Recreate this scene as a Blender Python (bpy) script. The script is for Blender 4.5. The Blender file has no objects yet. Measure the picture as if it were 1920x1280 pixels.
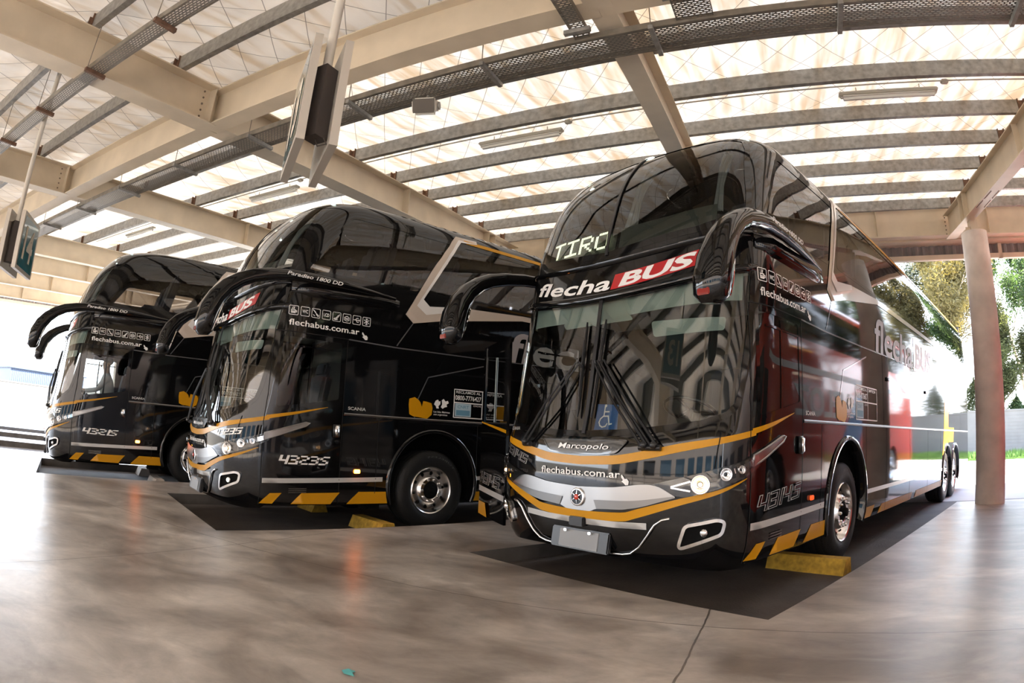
import bpy, bmesh, math, random, bisect
from mathutils import Vector, Matrix
from mathutils.geometry import delaunay_2d_cdt
import numpy as np
sc = bpy.context.scene
random.seed(5)
PI = math.pi
RY = 0.40865          # the hall's column grid is turned against the parking bays
LANE = -0.149         # lane level below the platform
# ------------------------------------------------------------------ camera (real wide-angle lens with barrel distortion)
cam = bpy.data.cameras.new('camera'); camo = bpy.data.objects.new('camera', cam); sc.collection.objects.link(camo)
sc.camera = camo
cam.type = 'PANO'; cam.sensor_width = 36.0; cam.sensor_height = 24.0; cam.sensor_fit = 'HORIZONTAL'
cam.clip_start = .05; cam.clip_end = 500
K = [0.0, 0.046765720708089376, 1.2574238210153392e-05, -6.439037329077236e-06, 1.348523488397685e-07]
cam.panorama_type = 'FISHEYE_LENS_POLYNOMIAL'; cam.fisheye_fov = 2.6
for i in range(5): setattr(cam, 'fisheye_polynomial_k%d' % i, -K[i])
yaw, pitch, roll = 0.8540800, 0.1583566, 0.0378583
fw = Vector((-math.sin(yaw)*math.cos(pitch), math.cos(yaw)*math.cos(pitch), math.sin(pitch)))
rt = Vector((math.cos(yaw), math.sin(yaw), 0)); up = rt.cross(fw)
r2 = math.cos(roll)*rt + math.sin(roll)*up; u2 = -math.sin(roll)*rt + math.cos(roll)*up
M = Matrix((( r2.x, u2.x, -fw.x, 0), (r2.y, u2.y, -fw.y, 0), (r2.z, u2.z, -fw.z, 1.1076), (0, 0, 0, 1)))
camo.matrix_world = M
# ------------------------------------------------------------------ view, world, sun
sc.view_settings.view_transform = 'Standard'; sc.view_settings.look = 'None'
sc.view_settings.gamma = 1.0; sc.view_settings.use_curve_mapping = False
sc.view_settings.exposure = 2.6
sc.cycles.use_denoising = True
try: sc.cycles.denoiser = 'OPENIMAGEDENOISE'
except Exception: pass
sc.cycles.max_bounces = 10; sc.cycles.diffuse_bounces = 5; sc.cycles.glossy_bounces = 5
sc.cycles.transparent_max_bounces = 14; sc.cycles.transmission_bounces = 6
sc.cycles.sample_clamp_indirect = 8.0
w = bpy.data.worlds.new('sky'); sc.world = w; w.use_nodes = True
nt = w.node_tree; nt.nodes.clear()
wo = nt.nodes.new('ShaderNodeOutputWorld'); wb = nt.nodes.new('ShaderNodeBackground')
geo = nt.nodes.new('ShaderNodeNewGeometry'); sx = nt.nodes.new('ShaderNodeSeparateXYZ')
nt.links.new(geo.outputs['Position'], sx.inputs[0])
cr = nt.nodes.new('ShaderNodeValToRGB'); mr = nt.nodes.new('ShaderNodeMapRange')
mr.inputs[1].default_value = -.05; mr.inputs[2].default_value = .9
nt.links.new(sx.outputs[2], mr.inputs[0]); nt.links.new(mr.outputs[0], cr.inputs[0])
cr.color_ramp.elements[0].color = (.93, .97, 1, 1); cr.color_ramp.elements[1].color = (.42, .62, 1, 1)
nt.links.new(cr.outputs[0], wb.inputs[0]); wb.inputs[1].default_value = 1.9
nt.links.new(wb.outputs[0], wo.inputs[0])
sun = bpy.data.lights.new('sun', 'SUN'); so = bpy.data.objects.new('sun', sun); sc.collection.objects.link(so)
sun.energy = 11.0; sun.color = (1, .9, .74); sun.angle = .01
so.rotation_euler = Vector((-0.52, -0.34, -0.80)).to_track_quat('-Z', 'Y').to_euler()   # high sun from the yard side

# ------------------------------------------------------------------ helpers
MATS = {}
def mat(name, col=(.8, .8, .8), rough=.5, metal=0., spec=.5, coat=0., emit=None, estr=0., noise=0., nscale=6., bump=0., bscale=20., col2=None, rvar=0.):
    if name in MATS: return MATS[name]
    m = bpy.data.materials.new(name); m.use_nodes = True; MATS[name] = m
    nt = m.node_tree; b = nt.nodes['Principled BSDF']
    b.inputs['Base Color'].default_value = (*col, 1); b.inputs['Roughness'].default_value = rough
    b.inputs['Metallic'].default_value = metal; b.inputs['Specular IOR Level'].default_value = spec
    b.inputs['Coat Weight'].default_value = coat; b.inputs['Coat Roughness'].default_value = .03
    if emit: b.inputs['Emission Color'].default_value = (*emit, 1); b.inputs['Emission Strength'].default_value = estr
    if noise or bump or rvar:
        tc = nt.nodes.new('ShaderNodeTexCoord')
        n = nt.nodes.new('ShaderNodeTexNoise'); n.inputs['Scale'].default_value = nscale; n.inputs['Detail'].default_value = 6
        nt.links.new(tc.outputs['Object'], n.inputs['Vector'])
        if noise:
            r = nt.nodes.new('ShaderNodeMix'); r.data_type = 'RGBA'
            c2 = col2 or tuple(max(0, c*(1-noise)) for c in col)
            r.inputs[6].default_value = (*c2, 1); r.inputs[7].default_value = (*[min(1, c*(1+noise*.4)) for c in col], 1)
            rr = nt.nodes.new('ShaderNodeMapRange'); rr.inputs[1].default_value = .3; rr.inputs[2].default_value = .7
            nt.links.new(n.outputs[0], rr.inputs[0]); nt.links.new(rr.outputs[0], r.inputs[0]); nt.links.new(r.outputs[2], b.inputs['Base Color'])
        if rvar:
            r3 = nt.nodes.new('ShaderNodeMapRange'); r3.inputs[3].default_value = max(0, rough-rvar); r3.inputs[4].default_value = rough+rvar
            nt.links.new(n.outputs[0], r3.inputs[0]); nt.links.new(r3.outputs[0], b.inputs['Roughness'])
        if bump:
            n2 = nt.nodes.new('ShaderNodeTexNoise'); n2.inputs['Scale'].default_value = bscale; n2.inputs['Detail'].default_value = 4
            nt.links.new(tc.outputs['Object'], n2.inputs['Vector'])
            bp = nt.nodes.new('ShaderNodeBump'); bp.inputs['Strength'].default_value = bump; bp.inputs['Distance'].default_value = .02
            nt.links.new(n2.outputs[0], bp.inputs['Height']); nt.links.new(bp.outputs[0], b.inputs['Normal'])
    return m
def glass(name, tint, refl=1.0, rough=0.0, ior=1.55):
    if name in MATS: return MATS[name]
    m = bpy.data.materials.new(name); m.use_nodes = True; MATS[name] = m
    nt = m.node_tree; nt.nodes.clear()
    o = nt.nodes.new('ShaderNodeOutputMaterial'); mx = nt.nodes.new('ShaderNodeMixShader')
    t = nt.nodes.new('ShaderNodeBsdfTransparent'); t.inputs[0].default_value = (*tint, 1)
    g = nt.nodes.new('ShaderNodeBsdfGlossy'); g.inputs[0].default_value = (refl, refl, refl, 1); g.inputs['Roughness'].default_value = rough
    f = nt.nodes.new('ShaderNodeFresnel'); f.inputs[0].default_value = ior
    nt.links.new(f.outputs[0], mx.inputs[0]); nt.links.new(t.outputs[0], mx.inputs[1]); nt.links.new(g.outputs[0], mx.inputs[2])
    nt.links.new(mx.outputs[0], o.inputs[0])
    return m
class MB:
    def __init__(s): s.v = []; s.f = []; s.fm = []; s.m = 0
    def add(s, vs, fs):
        o = len(s.v); s.v += [tuple(v) for v in vs]; s.f += [tuple(o+i for i in f) for f in fs]; s.fm += [s.m]*len(fs); return s
    def box(s, x0, x1, y0, y1, z0, z1):
        return s.add([(x0,y0,z0),(x1,y0,z0),(x1,y1,z0),(x0,y1,z0),(x0,y0,z1),(x1,y0,z1),(x1,y1,z1),(x0,y1,z1)],
                     [(0,3,2,1),(4,5,6,7),(0,1,5,4),(1,2,6,5),(2,3,7,6),(3,0,4,7)])
    def rbox(s, c, sz, R=None, ch=.15):
        # box with chamfered edges, optional rotation matrix
        hx, hy, hz = [a/2 for a in sz]; k = min(hx, hy, hz)*ch*2
        vs = []
        bm = bmesh.new(); bmesh.ops.create_cube(bm, size=1)
        for v in bm.verts: v.co = Vector((v.co.x*sz[0], v.co.y*sz[1], v.co.z*sz[2]))
        bmesh.ops.bevel(bm, geom=bm.edges[:], offset=k, segments=2, affect='EDGES')
        for v in bm.verts:
            q = (R @ v.co) if R else v.co
            vs.append((q.x+c[0], q.y+c[1], q.z+c[2]))
        bm.verts.index_update(); fs = [tuple(v.index for v in f.verts) for f in bm.faces]; bm.free()
        return s.add(vs, fs)
    def prism(s, prof, axis, a, b, fn=None):
        # closed 2D profile extruded along an axis ('x': prof=(y,z); 'y': (x,z); 'z': (x,y))
        n = len(prof)
        def pt(p, t): return {'x': (t, p[0], p[1]), 'y': (p[0], t, p[1]), 'z': (p[0], p[1], t)}[axis]
        vs = [pt(p, a) for p in prof] + [pt(p, b) for p in prof]
        if fn: vs = [fn(v) for v in vs]
        return s.add(vs, [tuple(range(n))[::-1], tuple(range(n, 2*n))] + [(i, (i+1) % n, n+(i+1) % n, n+i) for i in range(n)])
    def tube(s, pts, r, n=8, cap=True, sx=1., closed=False):
        pts = [Vector(p) for p in pts]; rs = r if isinstance(r, (list, tuple)) else [r]*len(pts)
        vs = []; fs = []; prev = None
        for i, p in enumerate(pts):
            d = (pts[min(i+1, len(pts)-1)]-pts[max(i-1, 0)]).normalized()
            if prev is None:
                a = Vector((0, 0, 1)) if abs(d.z) < .9 else Vector((1, 0, 0)); u = d.cross(a).normalized()
            else: u = (prev - d*prev.dot(d)).normalized()
            prev = u; v = d.cross(u)
            for k in range(n):
                t = 2*PI*k/n; vs.append(p + (u*math.cos(t)*sx + v*math.sin(t))*rs[i])
        for i in range(len(pts)-1):
            for k in range(n): fs.append((i*n+k, i*n+(k+1) % n, (i+1)*n+(k+1) % n, (i+1)*n+k))
        if cap: fs += [tuple(range(n))[::-1], tuple(range((len(pts)-1)*n, len(pts)*n))]
        return s.add(vs, fs)
    def lathe(s, prof, c=(0,0,0), axis='x', n=40):
        # prof: (along, radius)
        vs = []; fs = []
        for (a, r) in prof:
            for k in range(n):
                t = 2*PI*k/n; u, v = r*math.cos(t), r*math.sin(t)
                q = {'x': (a, u, v), 'y': (u, a, v), 'z': (u, v, a)}[axis]
                vs.append((q[0]+c[0], q[1]+c[1], q[2]+c[2]))
        for i in range(len(prof)-1):
            for k in range(n): fs.append((i*n+k, i*n+(k+1) % n, (i+1)*n+(k+1) % n, (i+1)*n+k))
        return s.add(vs, fs)
    def sphere(s, c, r, n=12, m=8, sc_=(1,1,1)):
        prof = [(-math.cos(PI*i/m), math.sin(PI*i/m)) for i in range(m+1)]
        vs = []; fs = []
        for a, rr in prof:
            for k in range(n):
                t = 2*PI*k/n; vs.append((c[0]+r*sc_[0]*rr*math.cos(t), c[1]+r*sc_[1]*rr*math.sin(t), c[2]+r*sc_[2]*a))
        for i in range(m):
            for k in range(n): fs.append((i*n+k, i*n+(k+1) % n, (i+1)*n+(k+1) % n, (i+1)*n+k))
        return s.add(vs, fs)
    def mesh(s, name, mats, smooth=None):
        me = bpy.data.meshes.new(name); me.from_pydata(s.v, [], s.f); me.validate()
        for m in (mats if isinstance(mats, (list, tuple)) else [mats]): me.materials.append(m)
        if len(s.fm) == len(me.polygons): me.polygons.foreach_set('material_index', s.fm)
        if smooth is not None:
            bm = bmesh.new(); bm.from_mesh(me); bmesh.ops.remove_doubles(bm, verts=bm.verts, dist=1e-5)
            bmesh.ops.recalc_face_normals(bm, faces=bm.faces)
            ang = math.radians(smooth)
            for f in bm.faces: f.smooth = True
            for e in bm.edges:
                if len(e.link_faces) == 2 and e.calc_face_angle(0) > ang: e.smooth = False
            bm.to_mesh(me); bm.free()
        return me
    def build(s, name, mats, parent=None, smooth=None, **kw):
        return link(name, s.mesh(name, mats, smooth), parent, **kw)
def link(name, me, parent=None, label=None, cat=None, group=None, kind=None, loc=None, rz=None):
    o = bpy.data.objects.new(name, me); sc.collection.objects.link(o)
    if parent: o.parent = parent
    tag(o, label, cat, group, kind)
    if loc: o.location = loc
    if rz is not None: o.rotation_euler.z = rz
    return o
def loose(me, name=None):
    # every separate shell of a mesh as a mesh of its own (materials kept)
    n = len(me.vertices); par = list(range(n))
    def find(a):
        while par[a] != a: par[a] = par[par[a]]; a = par[a]
        return a
    for p in me.polygons:
        v = list(p.vertices); a = find(v[0])
        for b in v[1:]:
            b = find(b)
            if a != b: par[b] = a
    isl = {}
    for p in me.polygons: isl.setdefault(find(p.vertices[0]), []).append(p.index)
    out = []
    for fs in isl.values():
        used = sorted({v for f in fs for v in me.polygons[f].vertices}); ix = {v: i for i, v in enumerate(used)}
        m = bpy.data.meshes.new(name or me.name); m.from_pydata([tuple(me.vertices[v].co) for v in used], [], [tuple(ix[v] for v in me.polygons[f].vertices) for f in fs])
        for mt in me.materials: m.materials.append(mt)
        m.polygons.foreach_set('material_index', [me.polygons[f].material_index for f in fs]); m.polygons.foreach_set('use_smooth', [me.polygons[f].use_smooth for f in fs])
        out.append(m)
    return out
def bysign(me, name=None):
    out = []
    for sg in (1, -1):
        fs = [p.index for p in me.polygons if p.center.x*sg > 0]
        used = sorted({v for f in fs for v in me.polygons[f].vertices}); ix = {v: i for i, v in enumerate(used)}
        m = bpy.data.meshes.new(name or me.name); m.from_pydata([tuple(me.vertices[v].co) for v in used], [], [tuple(ix[v] for v in me.polygons[f].vertices) for f in fs])
        for mt in me.materials: m.materials.append(mt)
        m.polygons.foreach_set('material_index', [me.polygons[f].material_index for f in fs]); m.polygons.foreach_set('use_smooth', [me.polygons[f].use_smooth for f in fs])
        out.append(m)
    return out
def tag(o, label=None, cat=None, group=None, kind=None):
    if label: o['label'] = label
    if cat: o['category'] = cat
    if group: o['group'] = group
    if kind: o['kind'] = kind
    return o
def thing(name, label, cat, loc=(0,0,0), rz=0, group=None, kind=None):
    return link(name, None, None, label, cat, group, kind, loc, rz)
CR, SR = math.cos(RY), math.sin(RY)
def W(x, y, z=0.): return (CR*x-SR*y, SR*x+CR*y, z)   # hall grid -> world
def struct(name, mb, m, smooth=None, label=None, cat=None, group=None, rz=RY):
    return mb.build(name, m, None, smooth, kind='structure', rz=rz, label=label, cat=cat, group=group)
# ------------------------------------------------------------------ materials
black = mat('black_paint', (.004, .004, .0045), .045, spec=.5)
black2 = mat('black_plastic', (.012, .012, .013), .32)
blackm = mat('black_matte', (.004, .004, .004), .8, spec=.1)
yellow = mat('yellow_vinyl', (.54, .25, .004), .3, spec=.3)
silver = mat('silver_vinyl', (.55, .55, .54), .3, metal=.3)
white = mat('white_vinyl', (.82, .81, .79), .4)
grey = mat('grey_vinyl', (.36, .33, .33), .4)
red = mat('red_vinyl', (.45, .012, .015), .3, coat=.5)
chrome = mat('chrome', (.85, .85, .86), .09, metal=1.)
alloy = mat('polished_alloy', (.86, .85, .84), .2, metal=1.)
brushed = mat('brushed_metal', (.36, .355, .35), .30, metal=1.)
brushed2 = mat('brushed_metal_dark', (.21, .205, .20), .30, metal=1.)
rubber = mat('rubber', (.010, .010, .010), .5, spec=.3, bump=.2, bscale=60)
cream = mat('cream_paint', (.66, .56, .42), .5, noise=.12, nscale=2.5)
galv = mat('galvanised_steel', (.30, .285, .26), .5, metal=.35, noise=.35, nscale=14)
rust = mat('rusty_bracket', (.16, .085, .05), .8, noise=.4, nscale=20)
wind = glass('windscreen_glass', (.76, .84, .80), ior=1.9)
dark_glass = glass('tinted_glass', (.46, .45, .45))
clear = glass('clear_lens', (.95, .95, .95))
pale = mat('pale_green_lining', (.44, .49, .46), .6)
fabric = mat('grey_curtain', (.22, .24, .24), .9)
seatm = mat('seat_fabric', (.03, .035, .05), .85)
lampm = mat('lamp_glow', (1, .8, .5), .3, emit=(1, .52, .18), estr=1.1)
lampw = mat('fog_lamp_glow', (1, 1, .8), .3, emit=(1, .95, .7), estr=2)
amber = mat('amber_glow', (1, .2, .02), .3, emit=(1, .20, .015), estr=9)
amberoff = mat('amber_lens', (.8, .12, .02), .15, coat=1., emit=(1, .13, .02), estr=.1)
ledm = mat('led_display_glow', (.9, .9, .6), .5, emit=(.95, 1, .62), estr=.55)
roofled = mat('roof_marker_glow', (.9, 1, .9), .5, emit=(.85, 1, .9), estr=.5)
yconc = mat('yellow_painted_concrete', (.50, .30, .03), .8, noise=.4, nscale=18)
# ------------------------------------------------------------------ the coach's curved skin as a chart (s around the plan, z up)
ZT=[(.26,1.22,.20),(.30,1.25,.13),(.36,1.275,.08),(.45,1.29,.045),(.6,1.297,.015),(.8,1.3,0.),(1.0,1.3,.0),(1.2,1.3,.015),(1.35,1.3,.045),(1.5,1.3,.08),(2.0,1.3,.16),(2.4,1.3,.225),(2.65,1.3,.262),(2.8,1.298,.285),(2.95,1.292,.31),(3.1,1.283,.35),(3.3,1.268,.42),(3.5,1.252,.50),(3.7,1.233,.61),(3.9,1.2,.77),(4.0,1.175,.875),(4.08,1.13,1.0),(4.15,1.05,1.2),(4.20,.92,1.5),(4.23,.70,2.0)]
PC=[(0,0),(.35,.008),(.7,.045),(.95,.105),(1.1,.19),(1.2,.30),(1.265,.44),(1.295,.6),(1.3,.8)]
LEN=13.8
def _herm(xs,ys,x):
    n=len(xs)
    if x<=xs[0]: return ys[0]+(x-xs[0])*(ys[1]-ys[0])/(xs[1]-xs[0])*0
    if x>=xs[-1]: return ys[-1]
    i=min(max(bisect.bisect_right(xs,x)-1,0),n-2)
    def m(k):
        if k==0: return (ys[1]-ys[0])/(xs[1]-xs[0])
        if k==n-1: return (ys[-1]-ys[-2])/(xs[-1]-xs[-2])
        a=(ys[k]-ys[k-1])/(xs[k]-xs[k-1]);b=(ys[k+1]-ys[k])/(xs[k+1]-xs[k])
        if a*b<=0: return 0.
        return 2*a*b/(a+b)
    h=xs[i+1]-xs[i];t=(x-xs[i])/h
    return (2*t**3-3*t**2+1)*ys[i]+(t**3-2*t**2+t)*h*m(i)+(-2*t**3+3*t**2)*ys[i+1]+(t**3-t**2)*h*m(i+1)
_zs=[a[0] for a in ZT]
_WT=[_herm(_zs,[a[1] for a in ZT],.2+k*.01) for k in range(410)]; _YT=[_herm(_zs,[a[2] for a in ZT],.2+k*.01) for k in range(410)]
def _lk(T,z):
    q=min(max((z-.2)*100,0),408.); i=int(q); t=q-i; return T[i]*(1-t)+T[i+1]*t
def Wz(z): return _lk(_WT,z)
def Y0(z): return _lk(_YT,z)
def _build():
    # dense plan curve: catmull rom through PC with mirrored start, then side, rear
    PP=[(-PC[1][0],PC[1][1])]+PC+[(1.3,1.2)]
    out=[]
    for i in range(1,len(PP)-2):
        p0,p1,p2,p3=PP[i-1:i+3]
        for k in range(12):
            t=k/12
            out.append(tuple(.5*((2*p1[j])+(-p0[j]+p2[j])*t+(2*p0[j]-5*p1[j]+4*p2[j]-p3[j])*t*t+(-p0[j]+3*p1[j]-3*p2[j]+p3[j])*t**3) for j in (0,1)))
    out.append((1.3,.8)); out.append((1.3,LEN-.25))
    for k in range(1,9):
        a=k/8*math.pi/2; out.append((1.05+.25*math.cos(a),LEN-.25+.25*math.sin(a)))
    out.append((0,LEN))
    s=[0]
    for a,b in zip(out,out[1:]): s.append(s[-1]+math.hypot(b[0]-a[0],b[1]-a[1]))
    return out,s
CP,CS=_build(); S_END=CS[-1]
S_SIDE=CS[next(i for i,p in enumerate(CP) if p==(1.3,.8))]
def plan(s):
    a=abs(s); i=min(max(bisect.bisect_right(CS,a)-1,0),len(CS)-2); t=(a-CS[i])/(CS[i+1]-CS[i])
    x=CP[i][0]+t*(CP[i+1][0]-CP[i][0]); y=CP[i][1]+t*(CP[i+1][1]-CP[i][1])
    return (x if s>=0 else -x),y
def SP(s,z,off=0.):
    x,y=plan(s); w=Wz(z)/1.3; y0=Y0(z)
    p=(x*w, y+y0*(1-y/LEN), z)
    if off:
        n=SN(s,z); p=(p[0]+n[0]*off,p[1]+n[1]*off,p[2]+n[2]*off)
    return p
def SN(s,z):
    e=.01; a=SP(s-e,z);b=SP(s+e,z);c=SP(s,z-e);d=SP(s,z+e)
    u=[b[i]-a[i] for i in range(3)];v=[d[i]-c[i] for i in range(3)]
    n=[u[1]*v[2]-u[2]*v[1],u[2]*v[0]-u[0]*v[2],u[0]*v[1]-u[1]*v[0]]; l=math.sqrt(sum(k*k for k in n)) or 1
    return [k/l for k in n]
def s_front(x,z):  # x on the front -> s
    xx=abs(x)*1.3/Wz(z)
    lo,hi=0,S_SIDE
    for _ in range(30):
        m=(lo+hi)/2
        if plan(m)[0]<xx: lo=m
        else: hi=m
    return math.copysign(lo,x)
def s_side(y,z,sg=1):
    y0=Y0(z); py=(y-y0)/(1-y0/LEN)
    # find s with plan y = py
    lo,hi=0,CS[-2]
    for _ in range(34):
        m=(lo+hi)/2
        if plan(m)[1]<py: lo=m
        else: hi=m
    return sg*lo
# ------------------------------------------------------------------ patches that lie on the skin
def dens(pts, h, closed=True):
    out = []; n = len(pts)
    for i in range(n if closed else n-1):
        a, b = pts[i], pts[(i+1) % n]; L = math.hypot(b[0]-a[0], b[1]-a[1]); k = max(1, int(math.ceil(L/h)))
        out += [(a[0]+(b[0]-a[0])*t/k, a[1]+(b[1]-a[1])*t/k) for t in range(k)]
    if not closed: out.append(pts[-1])
    return out
def smoothpoly(pts, it=2):
    for _ in range(it):
        o = []
        for i in range(len(pts)):
            a, b = pts[i], pts[(i+1) % len(pts)]
            o += [(a[0]*.75+b[0]*.25, a[1]*.75+b[1]*.25), (a[0]*.25+b[0]*.75, a[1]*.25+b[1]*.75)]
        pts = o
    return pts
def rounded(pts, r, k=5):
    out = []; n = len(pts)
    for i in range(n):
        p = Vector(pts[i]); a = Vector(pts[i-1]); b = Vector(pts[(i+1) % n])
        da = (a-p); db = (b-p); ra = min(r, da.length*.45); rb = min(r, db.length*.45)
        A = p+da.normalized()*ra; B = p+db.normalized()*rb
        for t in range(k+1):
            t /= k; q = A*(1-t)**2+p*2*t*(1-t)+B*t*t; out.append((q.x, q.y))
    return out
def inside(P_, poly):
    x, y = P_[:, 0], P_[:, 1]; r = np.zeros(len(P_), bool); n = len(poly)
    for i in range(n):
        x1, y1 = poly[i]; x2, y2 = poly[(i+1) % n]
        if y1 == y2: continue
        c = ((y1 > y) != (y2 > y)) & (x < (x2-x1)*(y-y1)/(y2-y1)+x1); r ^= c
    return r
def segdist(P_, poly):
    d = np.full(len(P_), 1e9); n = len(poly)
    for i in range(n):
        a = np.array(poly[i]); b = np.array(poly[(i+1) % n]); ab = b-a; L = max(ab@ab, 1e-12)
        t = np.clip(((P_-a)@ab)/L, 0, 1); d = np.minimum(d, np.hypot(*(P_-a-t[:, None]*ab).T))
    return d
def cdt(outer, holes, gs, gz):
    # constrained triangulation of a chart region with interior grid points
    loops = [outer]+holes; G = np.array([(a, b) for a in gs for b in gz], float) if len(gs) and len(gz) else np.zeros((0, 2))
    if len(G):
        k = inside(G, outer)
        for hp in holes: k &= ~inside(G, hp)
        G = G[k]
        if len(G):
            k = np.ones(len(G), bool)
            for l in loops: k &= segdist(G, l) > .012
            G = G[k]
    vs = []; es = []
    for l in loops:
        o = len(vs); vs += [Vector(p) for p in l]; es += [(o+i, o+(i+1) % len(l)) for i in range(len(l))]
    vs += [Vector(p) for p in G]
    V, E, F, *_ = delaunay_2d_cdt(vs, es, [], 0, 1e-6)
    V = np.array([(v.x, v.y) for v in V]); F = [tuple(f) for f in F]
    C_ = np.array([V[list(f)].mean(0) for f in F]); k = inside(C_, outer)
    for hp in holes: k &= ~inside(C_, hp)
    return V, [f for f, g in zip(F, k) if g]
def zgrid(a, b):
    zz = [.33, .40, .5, .62, .75, .9, 1.05, 1.2, 1.35, 1.5, 1.7, 1.9, 2.1, 2.3, 2.5, 2.65, 2.8, 2.95, 3.1, 3.2, 3.3, 3.4, 3.5, 3.6, 3.7, 3.8, 3.86, 3.92, 3.96, 4.0, 4.03, 4.06, 4.09, 4.115, 4.14, 4.16, 4.18, 4.20, 4.215]
    return [z for z in zz if a < z < b]
def sgrid(a, b):
    g = []; s = 0.
    while s < S_END: g.append(s); s += .07 if s < 2.0 else (.25 if s < S_END-1.7 else .12)
    g = [-q for q in g[:0:-1]]+g
    return [q for q in g if a < q < b]
def skin(name, outer, holes, off, mats, grid=True, h=.1):
    outer = dens(outer, h); holes = [dens(q, h) for q in holes]
    ss = [p[0] for p in outer]; zz = [p[1] for p in outer]
    V, F = cdt(outer, holes, sgrid(min(ss), max(ss)) if grid else [], zgrid(min(zz), max(zz)) if grid else [])
    me = bpy.data.meshes.new(name); me.from_pydata([SP(a, b, off) for a, b in V], [], F)
    me.polygons.foreach_set('use_smooth', [True]*len(F))
    for m in (mats if isinstance(mats, (list, tuple)) else [mats]): me.materials.append(m)
    me.normals_split_custom_set_from_vertices([SN(a, b) for a, b in V])
    # winding outward
    return me
def join_meshes(name, mes, mats):
    me = bpy.data.meshes.new(name); vs = []; fs = []; mi = []; nn = []
    for k, (m, idx) in enumerate(mes):
        o = len(vs); vs += [tuple(v.co) for v in m.vertices]; nn += [tuple(v.normal) for v in m.vertices]
        for f in m.polygons: fs.append([o+i for i in f.vertices]); mi.append(idx)
    me.from_pydata(vs, [], fs); me.polygons.foreach_set('material_index', mi); me.polygons.foreach_set('use_smooth', [True]*len(fs))
    for m in mats: me.materials.append(m)
    return me
def SD(pts, sg=1, h=.25):   # side coordinates (y, z) -> chart
    return [(s_side(y, z, sg), z) for y, z in (dens(pts, h) if h else pts)]
def FR(pts, h=.1, closed=True):
    return [(s_front(x, z), z) for x, z in dens(pts, h, closed)]
def band(mb, top, bot, off, n=60):
    # strip between two chart curves given as lists of (s, z)
    def samp(c, t):
        q = t*(len(c)-1); i = min(int(q), len(c)-2); u = q-i
        return (c[i][0]*(1-u)+c[i+1][0]*u, c[i][1]*(1-u)+c[i+1][1]*u)
    vs = []
    for i in range(n+1):
        for c in (top, bot): s, z = samp(c, i/n); vs.append(SP(s, z, off))
    return mb.add(vs, [(2*i, 2*i+1, 2*i+3, 2*i+2) for i in range(n)])
def spl(pts, n=40):
    # monotone spline z(s) through points
    xs = [p[0] for p in pts]; ys = [p[1] for p in pts]
    return [(xs[0]+(xs[-1]-xs[0])*i/n, _herm(xs, ys, xs[0]+(xs[-1]-xs[0])*i/n)) for i in range(n+1)]
def mir(pts): return [(-a, b) for a, b in pts[:0:-1]]+pts
def ribbon(mb, pts, wd, off, closed=False, h=.1, thick=0.):
    pts = dens(pts, h, closed); n = len(pts); vs = []
    for i, p in enumerate(pts):
        a = pts[i-1] if (closed or i) else p; b = pts[(i+1) % n] if (closed or i < n-1) else p
        d = (b[0]-a[0], b[1]-a[1]); L = math.hypot(*d) or 1; nx, nz = -d[1]/L*wd/2, d[0]/L*wd/2
        vs += [SP(p[0]+nx, p[1]+nz, off), SP(p[0]-nx, p[1]-nz, off)]
        if thick: vs += [SP(p[0]+nx, p[1]+nz, off-thick), SP(p[0]-nx, p[1]-nz, off-thick)]
    k = 4 if thick else 2; fs = []
    for i in range(n if closed else n-1):
        a, b = i*k, ((i+1) % n)*k; fs.append((a, a+1, b+1, b))
        if thick: fs += [(a+1, a+3, b+3, b+1), (a+2, a, b, b+2)]
    return mb.add(vs, fs)
def spoly(mb, pts, off, h=.12, grid=False):
    pts = dens(pts, h); ss = [p[0] for p in pts]; zz = [p[1] for p in pts]
    gs = np.arange(min(ss)+.06, max(ss), .08) if grid else []; gz = np.arange(min(zz)+.05, max(zz), .06) if grid else []
    V, F = cdt(pts, [], gs, gz)
    return mb.add([SP(a, b, off) for a, b in V], F)
# lettering ------------------------------------------------------------
_tc = {}
def glyphs(txt, bold=0., shear=0.):
    k = (txt, bold, shear)
    if k in _tc: return _tc[k]
    cu = bpy.data.curves.new('t', 'FONT'); cu.body = txt; cu.size = 1; cu.offset = bold; cu.resolution_u = 3
    o = bpy.data.objects.new('t', cu); sc.collection.objects.link(o); bpy.context.view_layer.update()
    me = bpy.data.meshes.new_from_object(o.evaluated_get(bpy.context.evaluated_depsgraph_get()))
    vs = [(v.co.x+shear*v.co.y, v.co.y) for v in me.vertices]; fs = [tuple(f.vertices) for f in me.polygons]
    bpy.data.objects.remove(o); bpy.data.curves.remove(cu); bpy.data.meshes.remove(me)
    x0 = min(v[0] for v in vs); x1 = max(v[0] for v in vs)
    _tc[k] = ([(v[0]-x0, v[1]) for v in vs], fs, x1-x0); return _tc[k]
def text(mb, txt, fn, x0, z0, width, height, bold=0., shear=0., slope=0.):
    # fn maps flat (u, v) to a 3D point; height is the cap height
    vs, fs, wd = glyphs(txt, bold, shear)
    kx = width/wd; kz = height/.69
    return mb.add([fn(x0+v[0]*kx, z0+v[1]*kz+slope*v[0]*kx) for v in vs], fs)
DIG = {'4': [[(0,1),(0,.42),(.62,.42)], [(.62,1),(.62,0)]], '3': [[(0,1),(.62,1),(.62,0),(0,0)], [(.14,.5),(.62,.5)]],
       '2': [[(0,1),(.62,1),(.62,.5),(0,.5),(0,0),(.62,0)]], '1': [[(.1,1),(.1,0)]], '5': [[(.62,1),(0,1),(0,.5),(.62,.5),(.62,0),(0,0)]]}
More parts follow.
